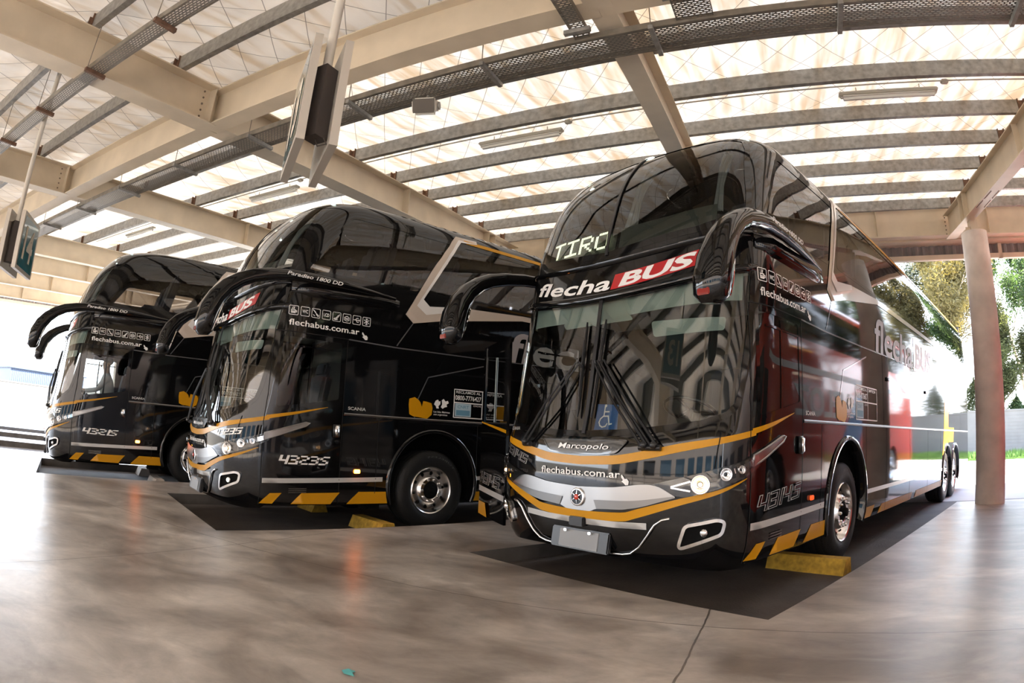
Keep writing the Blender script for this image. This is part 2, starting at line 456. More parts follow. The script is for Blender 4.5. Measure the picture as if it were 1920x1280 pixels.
def fleet(mb, num, fn, x0, z0, width, height, outline=False, slope=0.):
    adv = [(.36 if c == '1' else .95) for c in num]; k = width/(sum(adv)-.2); x = 0; wd = .25
    for c, a in zip(num, adv):
        for st in DIG[c]:
            for (p, q) in zip(st, st[1:]):
                for lay in ((0, wd, 0.), (1, wd-.10, .0015)) if outline else ((0, wd, 0.),):
                    hw = lay[1]/2; xa, xb = min(p[0], q[0])-hw, max(p[0], q[0])+hw; za, zb = min(p[1], q[1])-hw*.8, max(p[1], q[1])+hw*.8
                    mb.m = lay[0]; vs = []
                    for (u, v) in ((xa, za), (xb, za), (xb, zb), (xa, zb)):
                        uu = (x+u+.22*v+.1)*k
                        vs.append(fn(x0+uu, z0+(v*.8+.1)*height+slope*uu, lay[2]))
                    mb.add(vs, [(0, 1, 2, 3)])
        x += a
    mb.m = 0
def FN(off=.004, slope=0.):
    return lambda u, v, e=0.: SP(s_front(u, v), v, off+e)
def SF(off=.004, sg=1):
    return lambda u, v, e=0.: SP(s_side(u, v, sg), v, off+e)
def CF(off=.004):
    return lambda u, v, e=0.: SP(u, v, off+e)
def strokes(mb, segs, fn, x0, z0, sz, wd):
    for seg in segs:
        for (p, q) in zip(seg, seg[1:]):
            d = (q[0]-p[0], q[1]-p[1]); L = math.hypot(*d) or 1; n = (-d[1]/L*wd/2, d[0]/L*wd/2); e = (d[0]/L*wd/2, d[1]/L*wd/2)
            mb.add([fn(x0+(a)*sz, z0+(b)*sz) for a, b in ((p[0]-e[0]+n[0], p[1]-e[1]+n[1]), (p[0]-e[0]-n[0], p[1]-e[1]-n[1]), (q[0]+e[0]-n[0], q[1]+e[1]-n[1]), (q[0]+e[0]+n[0], q[1]+e[1]+n[1]))], [(0, 1, 2, 3)])
def icon_row(mb, fn, x0, z0, sz, pitch):
    sq = [(.08,0),(.92,0),(1,.08),(1,.92),(.92,1),(.08,1),(0,.92),(0,.08),(.08,0)]
    A = [
     [[(.25,.55),(.25,.2),(.65,.2),(.65,.55),(.25,.55)], [(.65,.45),(.82,.45),(.82,.3),(.65,.3)], [(.35,.65),(.4,.85)], [(.5,.65),(.55,.85)], [(.3,.38),(.6,.38)], [(.3,.28),(.6,.28)]],
     None,
     [[(.15,.85),(.35,.65)], [(.3,.75),(.45,.6)], [(.4,.6),(.6,.4)], [(.55,.35),(.8,.15)], [(.62,.42),(.85,.25)], [(.2,.3),(.35,.2)]],
     None,
     [[(.15,.2),(.5,.25),(.75,.6),(.85,.8)], [(.2,.3),(.6,.4)], [(.3,.15),(.6,.2)], [(.45,.4),(.7,.7)]],
     [[(.2,.3),(.5,.2),(.8,.3),(.8,.6),(.5,.75),(.2,.6),(.2,.3)], [(.3,.5),(.7,.5)], [(.35,.4),(.65,.4)]],
     [[(.12,.5),(.88,.5)], [(.3,.5),(.5,.72),(.68,.72)], [(.4,.5),(.55,.28),(.72,.28)], [(.8,.58),(.88,.5),(.8,.42)]],
     [[(.5,.15),(.5,.85)], [(.2,.32),(.8,.68)], [(.2,.68),(.8,.32)], [(.4,.8),(.5,.7),(.6,.8)], [(.4,.2),(.5,.3),(.6,.2)]]]
    for i, g in enumerate(A):
        x = x0+i*pitch; strokes(mb, [sq], fn, x, z0, sz, .06)
        if g: strokes(mb, g, fn, x, z0, sz, .075)
        else: text(mb, 'WC' if i == 1 else 'LCD', fn, x+sz*.16, z0+sz*.32, sz*.68, sz*.36, bold=.02)
def hand(mb, fn, x, z, s):
    mb.add([fn(x+a*s, z+b*s) for a, b in ((0,1),(.12,1.02),(.45,.62),(.5,.3),(.45,.2),(.0,.75))], [(0,5,4,3,2,1)])
    mb.add([fn(x+a*s, z+b*s) for a, b in ((.25,.55),(.75,.62),(1.0,.35),(.95,-.05),(.6,-.1),(.3,.15),(.05,.3),(.2,.38))], [(0,7,6,5,4,3,2,1)])
# ------------------------------------------------------------------ the coach: shared part meshes
WIN_SCREEN = [(-1.37,2.60),(-.9,2.515),(-.45,2.467),(0,2.455),(.45,2.467),(.9,2.515),(1.37,2.60),(1.375,2.45),(1.345,2.0),(1.315,1.66),(1.285,1.53),(1.20,1.45),(1.02,1.39),(.66,1.345),(.33,1.32),(0,1.31)]
WIN_SCREEN = WIN_SCREEN+[(-a, b) for a, b in WIN_SCREEN[14:8:-1]]+[(-1.315,1.66),(-1.345,2.0),(-1.375,2.45)]
UP_SCREEN = [(-1.33,3.08),(-.9,2.95),(0,2.87),(.9,2.95),(1.33,3.08),(1.33,3.3),(1.26,3.85),(1.19,3.99),(1.0,4.035),(.5,4.05),(0,4.055),(-.5,4.05),(-1.0,4.035),(-1.19,3.99),(-1.26,3.85),(-1.33,3.3)]
ARCH = [(2.78,.60,.655),(9.74,.56,.56),(11.02,.56,.56)]
def side_loops(sg):
    dw = SD(rounded([(.58,1.44),(.62,2.29),(1.39,2.29),(1.39,1.585)], .05), sg)
    u1 = SD(rounded([(.82,3.07),(1.40,3.90),(2.96,3.90),(2.42,3.07)], .1), sg)
    u2 = SD(rounded([(2.66,3.10),(3.16,3.90),(13.1,3.90),(13.1,3.10)], .06), sg)
    return dw, u1, u2
def outline():
    top = 4.23; bot = []
    sidepts = []
    pts = [(1.5, .36)]
    for yc, zc, r in ARCH:
        a0 = math.asin((zc-.37)/r); n = 22
        if pts[-1][0] > 5 and yc > 10.5: pts.append((yc-r*math.cos(a0)-.05, .37))
        for i in range(n+1):
            t = PI+a0-(PI+2*a0)*i/n; pts.append((yc+r*math.cos(t), zc+r*math.sin(t)*(1.02 if math.sin(t) > 0 else 1)))
    pts.append((13.0, .40))
    R_ = [(s_side(y, z, 1), z) for y, z in dens(pts, .2, False)]
    front = [(0,.345),(.5,.345),(.9,.325),(1.2,.305),(1.38,.315),(1.45,.35),(1.6,.36)]
    right = front+R_+[(S_END, .42), (S_END, top)]
    left = [(-a, b) for a, b in right]
    return right[:-1]+[(S_END, top), (-S_END, top)]+left[-2:0:-1]
OUT = outline()
print('building coach skin')
dwL, u1L, u2L = side_loops(1); dwR, u1R, u2R = side_loops(-1)
M_ = {}
body = skin('body_shell', OUT, [WIN_SCREEN, UP_SCREEN, dwL, u1L, u2L, dwR, u1R, u2R], 0, black)
# roof cap and rear seam closing
def roof_cap():
    mb = MB(); n = 90; ss = [-S_END+2*S_END*i/n for i in range(n+1)]
    ss = sorted(set(ss+[-1.4,-1.2,-1,-.8,-.6,-.4,-.2,0,.2,.4,.6,.8,1,1.2,1.4,1.6,-1.6]))
    ring = [SP(s, 4.23) for s in ss]
    cen = [(0, min(max(p[1], 2.5), 13.3), 4.25) for p in ring]
    vs = ring+cen; k = len(ring)
    mb.add(vs, [(i, i+1, k+i+1, k+i) for i in range(k-1)])
    return mb.mesh('roof', black, 60)
M_['roof'] = roof_cap()
M_['body'] = body
def outer_glass(name, loop, m, off=-.004, grid=True): return skin(name, loop, [], off, m, grid)
M_['windscreen'] = outer_glass('windscreen', WIN_SCREEN, wind)
M_['upper'] = outer_glass('upper_windscreen', UP_SCREEN, glass('upper_glass', (.70, .74, .72)))
M_['dwL'] = outer_glass('driver_window', dwL, glass('door_glass', (.62, .66, .66)), -.004)
M_['dwR'] = outer_glass('door_window', dwR, MATS['door_glass'], -.004)
M_['up'] = [outer_glass('side_window', u, dark_glass) for u in (u1L, u2L, u1R, u2R)]
# yellow bands
mb = MB()
t = spl([(0,1.13),(.33,1.145),(.6,1.187),(.9,1.248),(1.18,1.292),(1.5,1.356)]); b = spl([(0,1.062),(.33,1.076),(.6,1.121),(.9,1.186),(1.18,1.243),(1.5,1.31)])
band(mb, mir(t), mir(b), .003, 110)
for sg in (1, -1):
    T_ = SD([(.50,1.36),(.85,1.425),(1.24,1.505)], sg, 0); B_ = SD([(.50,1.316),(.85,1.395),(1.24,1.50)], sg, 0)
    band(mb, T_, B_, .003, 16)
M_['yband'] = mb.mesh('yellow_band', yellow, 50)
mb = MB()
t = spl([(0,.690),(.44,.713),(.56,.748),(.93,.853),(1.2,.92),(1.43,.998)]); b = spl([(0,.620),(.44,.645),(.56,.680),(.93,.805),(1.2,.89),(1.43,.992)])
band(mb, mir(t), mir(b), .003, 110)
M_['yband2'] = mb.mesh('yellow_band', yellow, 50)
# skirt stripes
mb = MB()
for sg in (1, -1):
    for q in ([(.475,.375),(.585,.495),(.725,.5),(.62,.375)], [(.84,.372),(.965,.5),(1.45,.51),(1.34,.372)], [(1.55,.372),(1.70,.52),(2.115,.52),(2.115,.375)],
              [(3.45,.375),(3.45,.5),(3.9,.5),(3.78,.375)], [(4.1,.375),(4.25,.48),(6.2,.48),(6.1,.375)], [(6.4,.375),(6.5,.48),(9.1,.48),(9.1,.375)],
              [(9.15,.95),(9.35,1.45),(9.6,2.3),(9.75,2.75),(10.2,2.8),(10.05,2.3),(9.95,1.5),(10.0,1.2)], [(10.0,1.2),(9.95,1.5),(10.8,1.5),(10.7,1.2)]):
        spoly(mb, SD(q, sg), .003)
M_['skirt'] = mb.mesh('yellow_stripe', yellow, 50)
mb = MB()
for sg in (1, -1):
    spoly(mb, SD([(.49,.605),(.49,.66),(2.02,.70),(2.02,.645)], sg), .003)
    spoly(mb, SD([(3.46,.66),(3.46,.71),(9.1,.71),(9.1,.66)], sg), .003)
spoly(mb, [(.073,.585),(.073,.632),(.36,.636),(.647,.650),(.647,.600),(.36,.588)], .004)
spoly(mb, [(-.097,.585),(-.097,.632),(-.36,.636),(-.64,.650),(-.64,.600),(-.36,.588)], .004)
M_['sstripe'] = mb.mesh('silver_stripe', silver, 50)
# yellow line under the roof edge, silver sweep around the upper windows
mb = MB()
for sg in (1, -1):
    spoly(mb, SD([(3.20,3.955),(3.16,4.005),(13.3,4.02),(13.3,3.96)], sg), .004)
M_['yroof'] = mb.mesh('roof_stripe', yellow, 50)
mb = MB()
for sg in (1, -1):
    spoly(mb, SD([(3.02,4.03),(2.62,3.45),(2.22,2.76),(2.34,2.66),(2.80,2.76),(4.23,2.98),(13.3,3.0),(13.3,3.06),(4.26,3.055),(3.11,2.99),(2.58,2.92),(2.48,3.0),(3.10,3.95),(3.40,3.99),(3.40,4.045)], sg), .006)
    mb.m = 1
    spoly(mb, SD([(3.06,3.98),(2.38,2.90),(2.53,2.80),(3.11,2.94),(3.11,2.99),(2.58,2.92),(2.48,3.0),(3.10,3.95),(3.35,3.98)], sg), .012)
    mb.m = 0
M_['sweep'] = mb.mesh('window_sweep', [mat('sweep_paint', (.52,.44,.37), .25, coat=.8), mat('sweep_bevel', (.72,.70,.68), .2, coat=.8)], 40)
# belt rail, door seams and hatch lines
mb = MB()
for sg in (1, -1):
    ribbon(mb, SD([(1.45,1.44),(13.5,1.44)], sg), .028, .010, thick=.01)
M_['belt'] = mb.mesh('belt_rail', brushed2, 40)
mb = MB()
for sg in (1, -1):
    for q in ([(.47,.36),(.475,1.3),(.51,1.6),(.545,2.35),(.60,2.6),(.66,2.86)], [(1.43,.37),(1.44,2.32)], [(.55,2.33),(1.45,2.33)], [(1.92,.50),(1.93,1.42)],
              [(3.47,1.43),(3.47,.5)], [(4.45,1.43),(4.45,.38)], [(5.95,1.43),(5.95,.38)], [(7.5,1.43),(7.5,.38)], [(8.9,1.43),(8.9,.4)], [(4.3,2.35),(4.3,1.45)], [(12.0,2.4),(12.0,1.45)]):
        ribbon(mb, SD(q, sg)[:-1] if False else [(s_side(y, z, sg), z) for y, z in dens(q, .1, False)], .009, .003)
    mb.m = 1
    for q in ([(3.53,2.23),(2.62,1.99),(2.48,1.70),(2.44,1.46)], [(1.45,2.33),(2.1,2.315),(3.5,2.33),(5,2.36),(9,2.42),(13.3,2.44)], [(2.34,2.66),(2.12,2.34)]):
        ribbon(mb, [(s_side(y, z, sg), z) for y, z in dens(q, .1, False)], .016, .004)
    mb.m = 0
ribbon(mb, [(1.18,1.33),(1.17,1.22),(1.155,1.07)], .008, .004); ribbon(mb, [(-1.18,1.33),(-1.17,1.22),(-1.155,1.07)], .008, .004)
M_['seams'] = mb.mesh('panel_seam', [mat('seam_black', (.002,.002,.002), .9), mat('fold_line', (.10,.10,.105), .2, coat=1)], 40)  # seams coloured near black, fold lines dark grey
# folded shoulder under the mirror arm (raised moulding on the side)
def moulding():
    mb = MB()
    for sg in (1, -1):
        prof = [(.0,2.76,.003),(.0,2.80,.035),(.0,2.90,.045),(.0,2.96,.003)]; ys = [.68,.9,1.3,1.8,2.0,2.12]; sc_ = [.4,1,1,1,.7,.05]
        vs = []
        for y, k in zip(ys, sc_):
            for _, z, o in prof: vs.append(SP(s_side(y, 2.86+(z-2.86)*(.5+.5*k), sg), 2.86+(z-2.86)*(.5+.5*k), .003+(o-.003)*k))
        fs = [(i*4+j, i*4+j+1, (i+1)*4+j+1, (i+1)*4+j) for i in range(5) for j in range(3)]+[(0,1,2,3)]
        mb.add(vs, fs)
    return mb.mesh('shoulder_moulding', black, 60)
M_['moulding'] = moulding()
# brow above the windscreen and ledge under the upper glass
mb = MB()
def brow(zlist, s0=1.42):
    ss = [-s0+2*s0*i/60 for i in range(61)]; vs = []
    for s in ss:
        k = 1-abs(s/s0)**6
        for dz, o in zlist: z = 2.455+dz+.145*(abs(s)/1.37)**2*(1 if dz < .2 else .9); vs.append(SP(s, z, max(.002, o*k)))
    n = len(zlist); return vs, [(i*n+j, i*n+j+1, (i+1)*n+j+1, (i+1)*n+j) for i in range(60) for j in range(n-1)]
mb.add(*brow([(-.01,.0),(.0,.035),(.025,.045),(.05,.035),(.055,.003)]))
mb.add(*brow([(.31,.0),(.325,.03),(.345,.035),(.362,.0)]))
M_['brow'] = mb.mesh('windscreen_brow', black, 50)
# grille band
mb = MB()
gt = mir(spl([(0,.885),(.33,.90),(.66,.938),(.72,.932),(.875,.862)])); gb = mir(spl([(0,.695),(.12,.697),(.2,.722),(.44,.738),(.62,.78),(.875,.853)]))
band(mb, gt, gb, .012, 80)
mb.m = 1
band(mb, spl([(.17,.79),(.5,.808),(.86,.862)]), spl([(.2,.722),(.5,.748),(.875,.852)]), .017, 30); band(mb, [(-a, b) for a, b in spl([(.17,.79),(.5,.808),(.86,.862)])], [(-a, b) for a, b in spl([(.2,.722),(.5,.748),(.875,.852)])], .017, 30)
M_['grille'] = mb.mesh('grille_band', [brushed, brushed2], 40)
def disc(mb, fn, c, r, a0=0, a1=2*PI, n=32, r1=None):
    vs = [fn(c[0]+r*math.cos(a0+(a1-a0)*i/n), c[1]+r*math.sin(a0+(a1-a0)*i/n)) for i in range(n+1)]
    if r1 is None: mb.add(vs+[fn(*c)], [(i, i+1, n+1) for i in range(n)])
    else:
        v2 = [fn(c[0]+r1*math.cos(a0+(a1-a0)*i/n), c[1]+r1*math.sin(a0+(a1-a0)*i/n)) for i in range(n+1)]
        mb.add(vs+v2, [(i, i+1, n+2+i, n+1+i) for i in range(n)])
mb = MB(); c = (0, -.022, .80)
mb.lathe([(.012,.0),(.012,.074),(-.01,.074),(-.014,.066),(-.014,.060)], (0,-.012,.80), 'y', 36)
mb.m = 1; mb.lathe([(-.010,.0),(-.010,.062)], (0,-.012,.80), 'y', 36)
mb.m = 0
for k in range(6):
    a = k*PI/3+PI/2; b1, b2 = a-.26, a+.26
    mb.add([(.058*math.cos(a), -.026, .8+.058*math.sin(a)), (.02*math.cos(b1), -.030, .8+.02*math.sin(b1)), (.02*math.cos(b2), -.030, .8+.02*math.sin(b2))], [(0,1,2)])
mb.m = 2; mb.sphere((0,-.030,.80), .024, 16, 8, (1,.5,1))
M_['emblem'] = mb.mesh('badge', [chrome, black, mat('badge_red', (.5,.03,.01), .2, coat=1)], 40)
# lamps
def head_lamp(sg):
    out = {}
    HL = [(.70,.945),(.86,.985),(1.0,1.022),(1.145,1.062),(1.35,1.115),(1.512,1.168),(1.54,1.085),(1.40,1.012),(1.2,.935),(1.05,.885),(.95,.862),(.86,.868)]
    q = [(sg*a, b) for a, b in HL]
    mb = MB(); spoly(mb, q, .003, grid=True); out['housing'] = mb.mesh('lamp_housing', mat('lamp_housing', (.03,.03,.03), .25, metal=.6), 50)
    mb = MB()
    for s, z, r in ((1.055,.955,.066),(1.235,1.028,.045),(1.36,1.06,.030)):
        c = Vector(SP(sg*s, z, .004)); n = Vector(SN(sg*s, z)); u = n.cross(Vector((0,0,1))).normalized(); v = u.cross(n); k = 24
        vs = []
        for (o, rr) in ((.022,r*1.06),(.026,r),(.010,r*.8),(.004,r*.35)):
            for i in range(k): vs.append(c+n*o+(u*math.cos(2*PI*i/k)+v*math.sin(2*PI*i/k))*rr)
        mb.add(vs, [(i*k+j, i*k+(j+1) % k, (i+1)*k+(j+1) % k, (i+1)*k+j) for i in range(3) for j in range(k)])
    # ribbed wedge and long reflector towards the side
    ribbon(mb, [(sg*a, b) for a, b in ((.84,.93),(.985,.975))], .012, .010); ribbon(mb, [(sg*a, b) for a, b in ((.84,.925),(.985,.905))], .012, .010)
    spoly(mb, [(sg*a, b) for a, b in ((1.40,1.10),(1.50,1.14),(1.52,1.095),(1.40,1.05))], .010)
    for j in range(7):
        a = 1.30+j*.028; ribbon(mb, [(sg*a, 1.07+j*.010), (sg*(a+.012), 1.035+j*.009)], .008, .016)
    out['refs'] = loose(mb.mesh('reflector', chrome, 40))
    mb = MB(); c = Vector(SP(sg*1.055, .955, .022)); mb.sphere(c, .017, 14, 8, (1,.8,1)); out['bulb'] = mb.mesh('bulb', lampm, 60)
    mb = MB(); spoly(mb, q, .034, grid=True)
    out['lens'] = mb.mesh('lens', clear, 60)
    return out
HLm = {sg: head_lamp(sg) for sg in (1, -1)}
mb = MB()
for sg in (1, -1):
    q = SD([(.49,1.085),(.49,1.165),(.97,1.31),(1.02,1.305),(.97,1.265),(.7,1.165)], sg)
    spoly(mb, q, .018); mb.m = 0
    ribbon(mb, q[:-1], .012, .024, True, thick=.02)
M_['lampstrip'] = mb.mesh('lamp_trim', brushed, 40)
def fog(sg):
    o = {}
    q = [(.955,.655),(1.18,.705),(1.235,.69),(1.212,.60),(.92,.488),(.905,.505)]
    q = [(sg*a, b) for a, b in q]
    mb = MB(); spoly(mb, q, .004, grid=True); o['recess'] = mb.mesh('lamp_recess', blackm, 50)
    mb = MB(); ribbon(mb, rounded(q, .03), .024, .026, True, .05, thick=.024); o['frame'] = mb.mesh('chrome_frame', chrome, 40)
    c = Vector(SP(sg*1.085, .61, .010)); mb = MB(); mb.sphere(c, .034, 16, 8, (1,.8,1)); o['lamp'] = mb.mesh('fog_lamp', chrome, 60)
    mb = MB(); mb.sphere(c+Vector(SN(sg*1.085,.61))*.016, .024, 14, 8, (1,.8,1)); o['glow'] = mb.mesh('fog_bulb', lampw, 60)
    return o
FGm = {sg: fog(sg) for sg in (1, -1)}
# lower chrome line, bumper details, plate
mb = MB()
CH = [(-.84,.70),(-.78,.685),(-.72,.645),(-.66,.56),(-.58,.46),(-.50,.402),(-.42,.385),(0,.372),(.42,.385),(.50,.402),(.58,.46),(.66,.56),(.72,.645),(.78,.685),(.84,.70)]
mb.tube([SP(a, b, .012) for a, b in dens(CH, .05, False)], .010, 8)
M_['chline'] = mb.mesh('chrome_line', chrome, 60)
mb = MB(); R0 = Matrix.Identity(3)
mb.rbox((0,-.005,.602), (.155,.05,.075), R0, .15)
M_['sensor'] = mb.mesh('radar_sensor', black2, 40)
mb = MB(); Rp = Matrix.Rotation(math.radians(-8), 3, 'X')
mb.rbox((0.01,.005,.452), (.42,.012,.145), Rp, .3)
mb.m = 1
for x in (-.12, .14): mb.rbox((x,-.012,.518), (.03,.02,.02), Rp, .2)
M_['plate'] = mb.mesh('number_plate', [mat('plate_grey', (.22,.225,.23), .45), chrome], 40)
mb = MB(); mb.rbox((0.01,.03,.45), (.62,.05,.17), Rp, .2); M_['plateback'] = mb.mesh('plate_holder', black2, 40)
mb = MB(); spoly(mb, rounded([(-.46,1.262),(.46,1.262),(.36,1.165),(.2,1.15),(-.2,1.15),(-.36,1.165)], .03), .010, grid=True); ribbon(mb, rounded([(-.46,1.262),(.46,1.262),(.36,1.165),(.2,1.15),(-.2,1.15),(-.36,1.165)], .03), .01, .014, True, .05, .01)
M_['plaque'] = mb.mesh('name_plaque', mat('plaque_black', (.02,.02,.02), .2, coat=1), 40)
mb = MB(); text(mb, 'Marcopolo', FN(.018), -.25, 1.188, .54, .042, bold=.01, shear=.2, slope=.0)
M_['plaquetext'] = mb.mesh('plaque_lettering', white)
# divider bar of the windscreens
mb = MB()
for z0, z1, wd in ((1.31,2.46,.035),(2.87,4.05,.03)):
    vs = []
    zz = [z0+(z1-z0)*i/16 for i in range(17)]
    for z in zz:
        for x, o in ((-wd/2,.0),(-wd/2,.012),(wd/2,.012),(wd/2,.0)): vs.append(SP(x, z, o))
    mb.add(vs, [(i*4+j, i*4+j+1, (i+1)*4+j+1, (i+1)*4+j) for i in range(16) for j in range(3)])
M_['divider'] = mb.mesh('windscreen_divider', black2, 40)
# black border printed round the windscreens
mb = MB()
ribbon(mb, WIN_SCREEN, .05, .001, True); ribbon(mb, UP_SCREEN, .06, .001, True)
for sg in (1, -1):
    for l in side_loops(sg): ribbon(mb, l, .04, .001, True)
for sg in (1, -1):
    ribbon(mb, [(s_side(y, z, sg), z) for y, z in ((.72,2.17),(1.36,2.17))], .02, .004); ribbon(mb, [(s_side(y, z, sg), z) for y, z in ((.98,1.53),(1.0,2.25))], .028, .004)
M_['border'] = mb.mesh('glass_border', black, 60)
# wipers
def wiper(px, tx, bx, d):
    mb = MB(); A = Vector(SP(px, 1.225, .05)); B = Vector(SP(tx, 1.90, .06))
    for dx in (-.028, .028): mb.tube([A+Vector((dx,0,0)), (A+B)/2+Vector((dx,-.035,0)), B+Vector((dx*.8,0,0))], [.011,.010,.008], 6)
    mb.tube([SP(px-.05, 1.21, .02), SP(px+.05, 1.21, .02)], .024, 8); mb.sphere(A, .03, 10, 6)
    mb.tube([B, Vector(SP(bx, 1.86, .045))], .012, 6)
    return mb.mesh('wiper_arm', black2, 50)
def blade(bx):
    mb = MB(); zz = [1.44+.82*i/10 for i in range(11)]
    mb.tube([SP(bx+(.03 if bx < 0 else -.03)*(z-1.44)/.8*-1, z, .022) for z in zz], [.006]+[.011]*9+[.006], 6, sx=1.6)
    mb.tube([SP(bx+(.03 if bx < 0 else -.03)*(z-1.44)/.8*-1, z, .04) for z in zz[2:9]], .007, 6)
    return mb.mesh('wiper_blade', black2, 50)
M_['wipers'] = [(wiper(-.67,-.13,-.09,1), blade(-.085)), (wiper(.62,.06,.06,1), blade(.065))]
M_['wiper3'] = wiper(.70,.13,.07,1)
# mirrors: arm sweeping forward from the shoulder and a drooping head
def mirror(sg):
    C_ = [(1.31,2.05,2.925,.02),(1.34,1.7,2.94,.035),(1.37,1.3,2.955,.050),(1.395,.95,2.962,.060),(1.415,.6,2.945,.065),(1.43,.35,2.905,.070),(1.44,.15,2.85,.077),(1.44,0,2.775,.085),(1.435,-.13,2.675,.097),(1.43,-.23,2.55,.108),(1.42,-.295,2.41,.115),(1.41,-.325,2.28,.112),(1.40,-.33,2.18,.10),(1.395,-.325,2.13,.055)]
    mb = MB(); n = 16; vs = []
    for i, (x, y, z, r) in enumerate(C_):
        a = C_[min(i+1, len(C_)-1)]; b = C_[max(i-1, 0)]; d = Vector((a[0]-b[0], a[1]-b[1], a[2]-b[2])).normalized()
        u = Vector((1,0,0)); u = (u-d*u.dot(d)).normalized(); v = u.cross(d)
        k = max(0, min(1, (i-6)/5)); wx = r*(.75+.40*k)
        for j in range(n):
            t = 2*PI*j/n; ct, st = math.cos(t), math.sin(t); ct = math.copysign(abs(ct)**.8, ct); st = math.copysign(abs(st)**.8, st)
            q = Vector((x, y, z))+u*ct*wx+v*st*r; vs.append((q.x*sg, q.y, q.z))
    m = len(C_); fs = [(i*n+j, i*n+(j+1) % n, (i+1)*n+(j+1) % n, (i+1)*n+j) for i in range(m-1) for j in range(n)]+[tuple(range(n)), tuple(range((m-1)*n, m*n))]
    mb.add(vs, fs)
    arm = mb.mesh('mirror_arm', black, 50)
    mb = MB(); q = [(-.085,2.50),(.085,2.50),(.10,2.30),(.09,2.17),(-.09,2.17),(-.10,2.30)]
    q = rounded(q, .03); mb.prism([(a, b) for a, b in q], 'y', -.205, -.195, lambda v: ((v[0]+1.415)*sg, v[1]+(.06*(2.5-v[2])*-1)+ (v[2]-2.34)*.25, v[2]))
    gl = mb.mesh('mirror_glass', mat('mirror_silver', (.9,.9,.9), .01, metal=1), 40)
    mb = MB(); mb.rbox((1.40*sg,-.425,2.19), (.09,.02,.045), None, .3); ref = mb.mesh('mirror_marker', mat('red_marker', (.25,.02,.015), .15, coat=1), 40)
    mb = MB()
    fn = (lambda u, v: (sg*(1.47+.02*(1-u)), u, v))
    text(mb, 'Paradiso 1800 DD', (lambda u, v: (1.495-.055*max(0, (u-.5)), u, v)) if sg > 0 else (lambda u, v: (-(1.495-.055*max(0, (1.5-u-.0)*.5)), 1.75-u, v)), .52 if sg > 0 else .5, 2.925, .72, .042, bold=.015, shear=.25)
    return arm, gl, ref, mb.mesh('arm_lettering', white)
MIR = {1: mirror(1), -1: mirror(-1)}
# wheels
def wheel_meshes():
    mb = MB()
    mb.lathe([(.0,.30),(.03,.31),(.05,.34),(.055,.40),(.045,.46),(.02,.505),(-.005,.52),(-.03,.523),(-.045,.517),(-.055,.523),(-.11,.525),(-.12,.518),(-.13,.525),(-.19,.525),(-.2,.518),(-.21,.524),(-.26,.523),(-.29,.51),(-.32,.47),(-.33,.40),(-.32,.33),(-.29,.30)], (0,0,0), 'x', 56)
    mb.m = 1; text(mb, 'TUBELESS', lambda u, v: (.056, -(.43+v)*math.cos(PI/2+.9-u*2.2)*1, (.43+v)*math.sin(PI/2+.9-u*2.2)), 0, 0, .5, .022)
    tyre = mb.mesh('wheel', [rubber, mat('tyre_grey', (.08,.08,.08), .6)], 35)
    mb = MB(); mb.lathe([(-.02,.315),(.032,.315),(.044,.305),(.034,.292),(-.03,.28),(-.055,.262),(-.05,.235),(-.01,.20),(.02,.18),(.035,.165),(.036,.12),(.02,.10)], (0,0,0), 'x', 56)
    mb.m = 1
    for k in range(10):
        a = 2*PI*k/10+.15; mb.tube([(-.040,.237*math.cos(a),.237*math.sin(a)),(-.020,.222*math.cos(a),.222*math.sin(a))], .019, 10)
    mb.m = 0
    for k in range(10):
        a = 2*PI*k/10; mb.tube([(.03,.143*math.cos(a),.143*math.sin(a)),(.058,.143*math.cos(a),.143*math.sin(a)),(.070,.143*math.cos(a),.143*math.sin(a))], [.017,.017,.009], 8)
    rim = mb.mesh('rim', [alloy, blackm], 35)
    mb = MB(); mb.lathe([(-.02,.118),(.03,.112),(.045,.085),(.05,.05),(.085,.045),(.09,.03),(.09,0)], (0,0,0), 'x', 30)
    cap = mb.mesh('hub_cap', blackm, 35)
    return tyre, rim, cap
WHL = wheel_meshes()
# arches and underbody
mb = MB()
for sg in (1, -1):
    for yc, zc, r in ARCH:
        a0 = math.asin((zc-.37)/r); n = 26; vs = []
        for i in range(n+1):
            t = PI+a0-(PI+2*a0)*i/n
            for dr, o in ((.0,.002),(.012,.026),(.045,.022),(.055,.002),(-.01,-.10)):
                y, z = yc+(r+dr)*math.cos(t), zc+(r+dr)*math.sin(t)*(1.02 if math.sin(t) > 0 else 1); vs.append(SP(s_side(y, z, sg), z, o))
        fs = [(i*5+j, i*5+j+1, (i+1)*5+j+1, (i+1)*5+j) for i in range(n) for j in range(3)]+[(i*5+4, i*5, (i+1)*5, (i+1)*5+4) for i in range(n)]
        mb.add(vs, fs)
M_['archlip'] = mb.mesh('arch_lip', black, 50)
mb = MB()
for sg in (1, -1):
    for yc, zc, r in ARCH:
        r += .03; n = 20; vs = []
        for i in range(n+1):
            t = PI+.35-(PI+.7)*i/n
            for x in (1.24, .80): vs.append((x*sg, yc+r*math.cos(t), zc+r*math.sin(t)))
        mb.add(vs, [(2*i, 2*i+1, 2*i+3, 2*i+2) for i in range(n)])
        k = len(vs)//2; mb.add([vs[2*i+1] for i in range(n+1)], [tuple(range(n+1))])
M_['archwell'] = mb.mesh('wheel_well', blackm, 40)
mb = MB()
mb.box(-.78,.78,.35,13.4,.42,.60); mb.box(-1.16,1.16,.5,2.0,.40,.55); mb.box(-1.2,1.2,3.5,9.0,.42,.55); mb.box(-1.2,1.2,11.7,13.3,.45,.6)
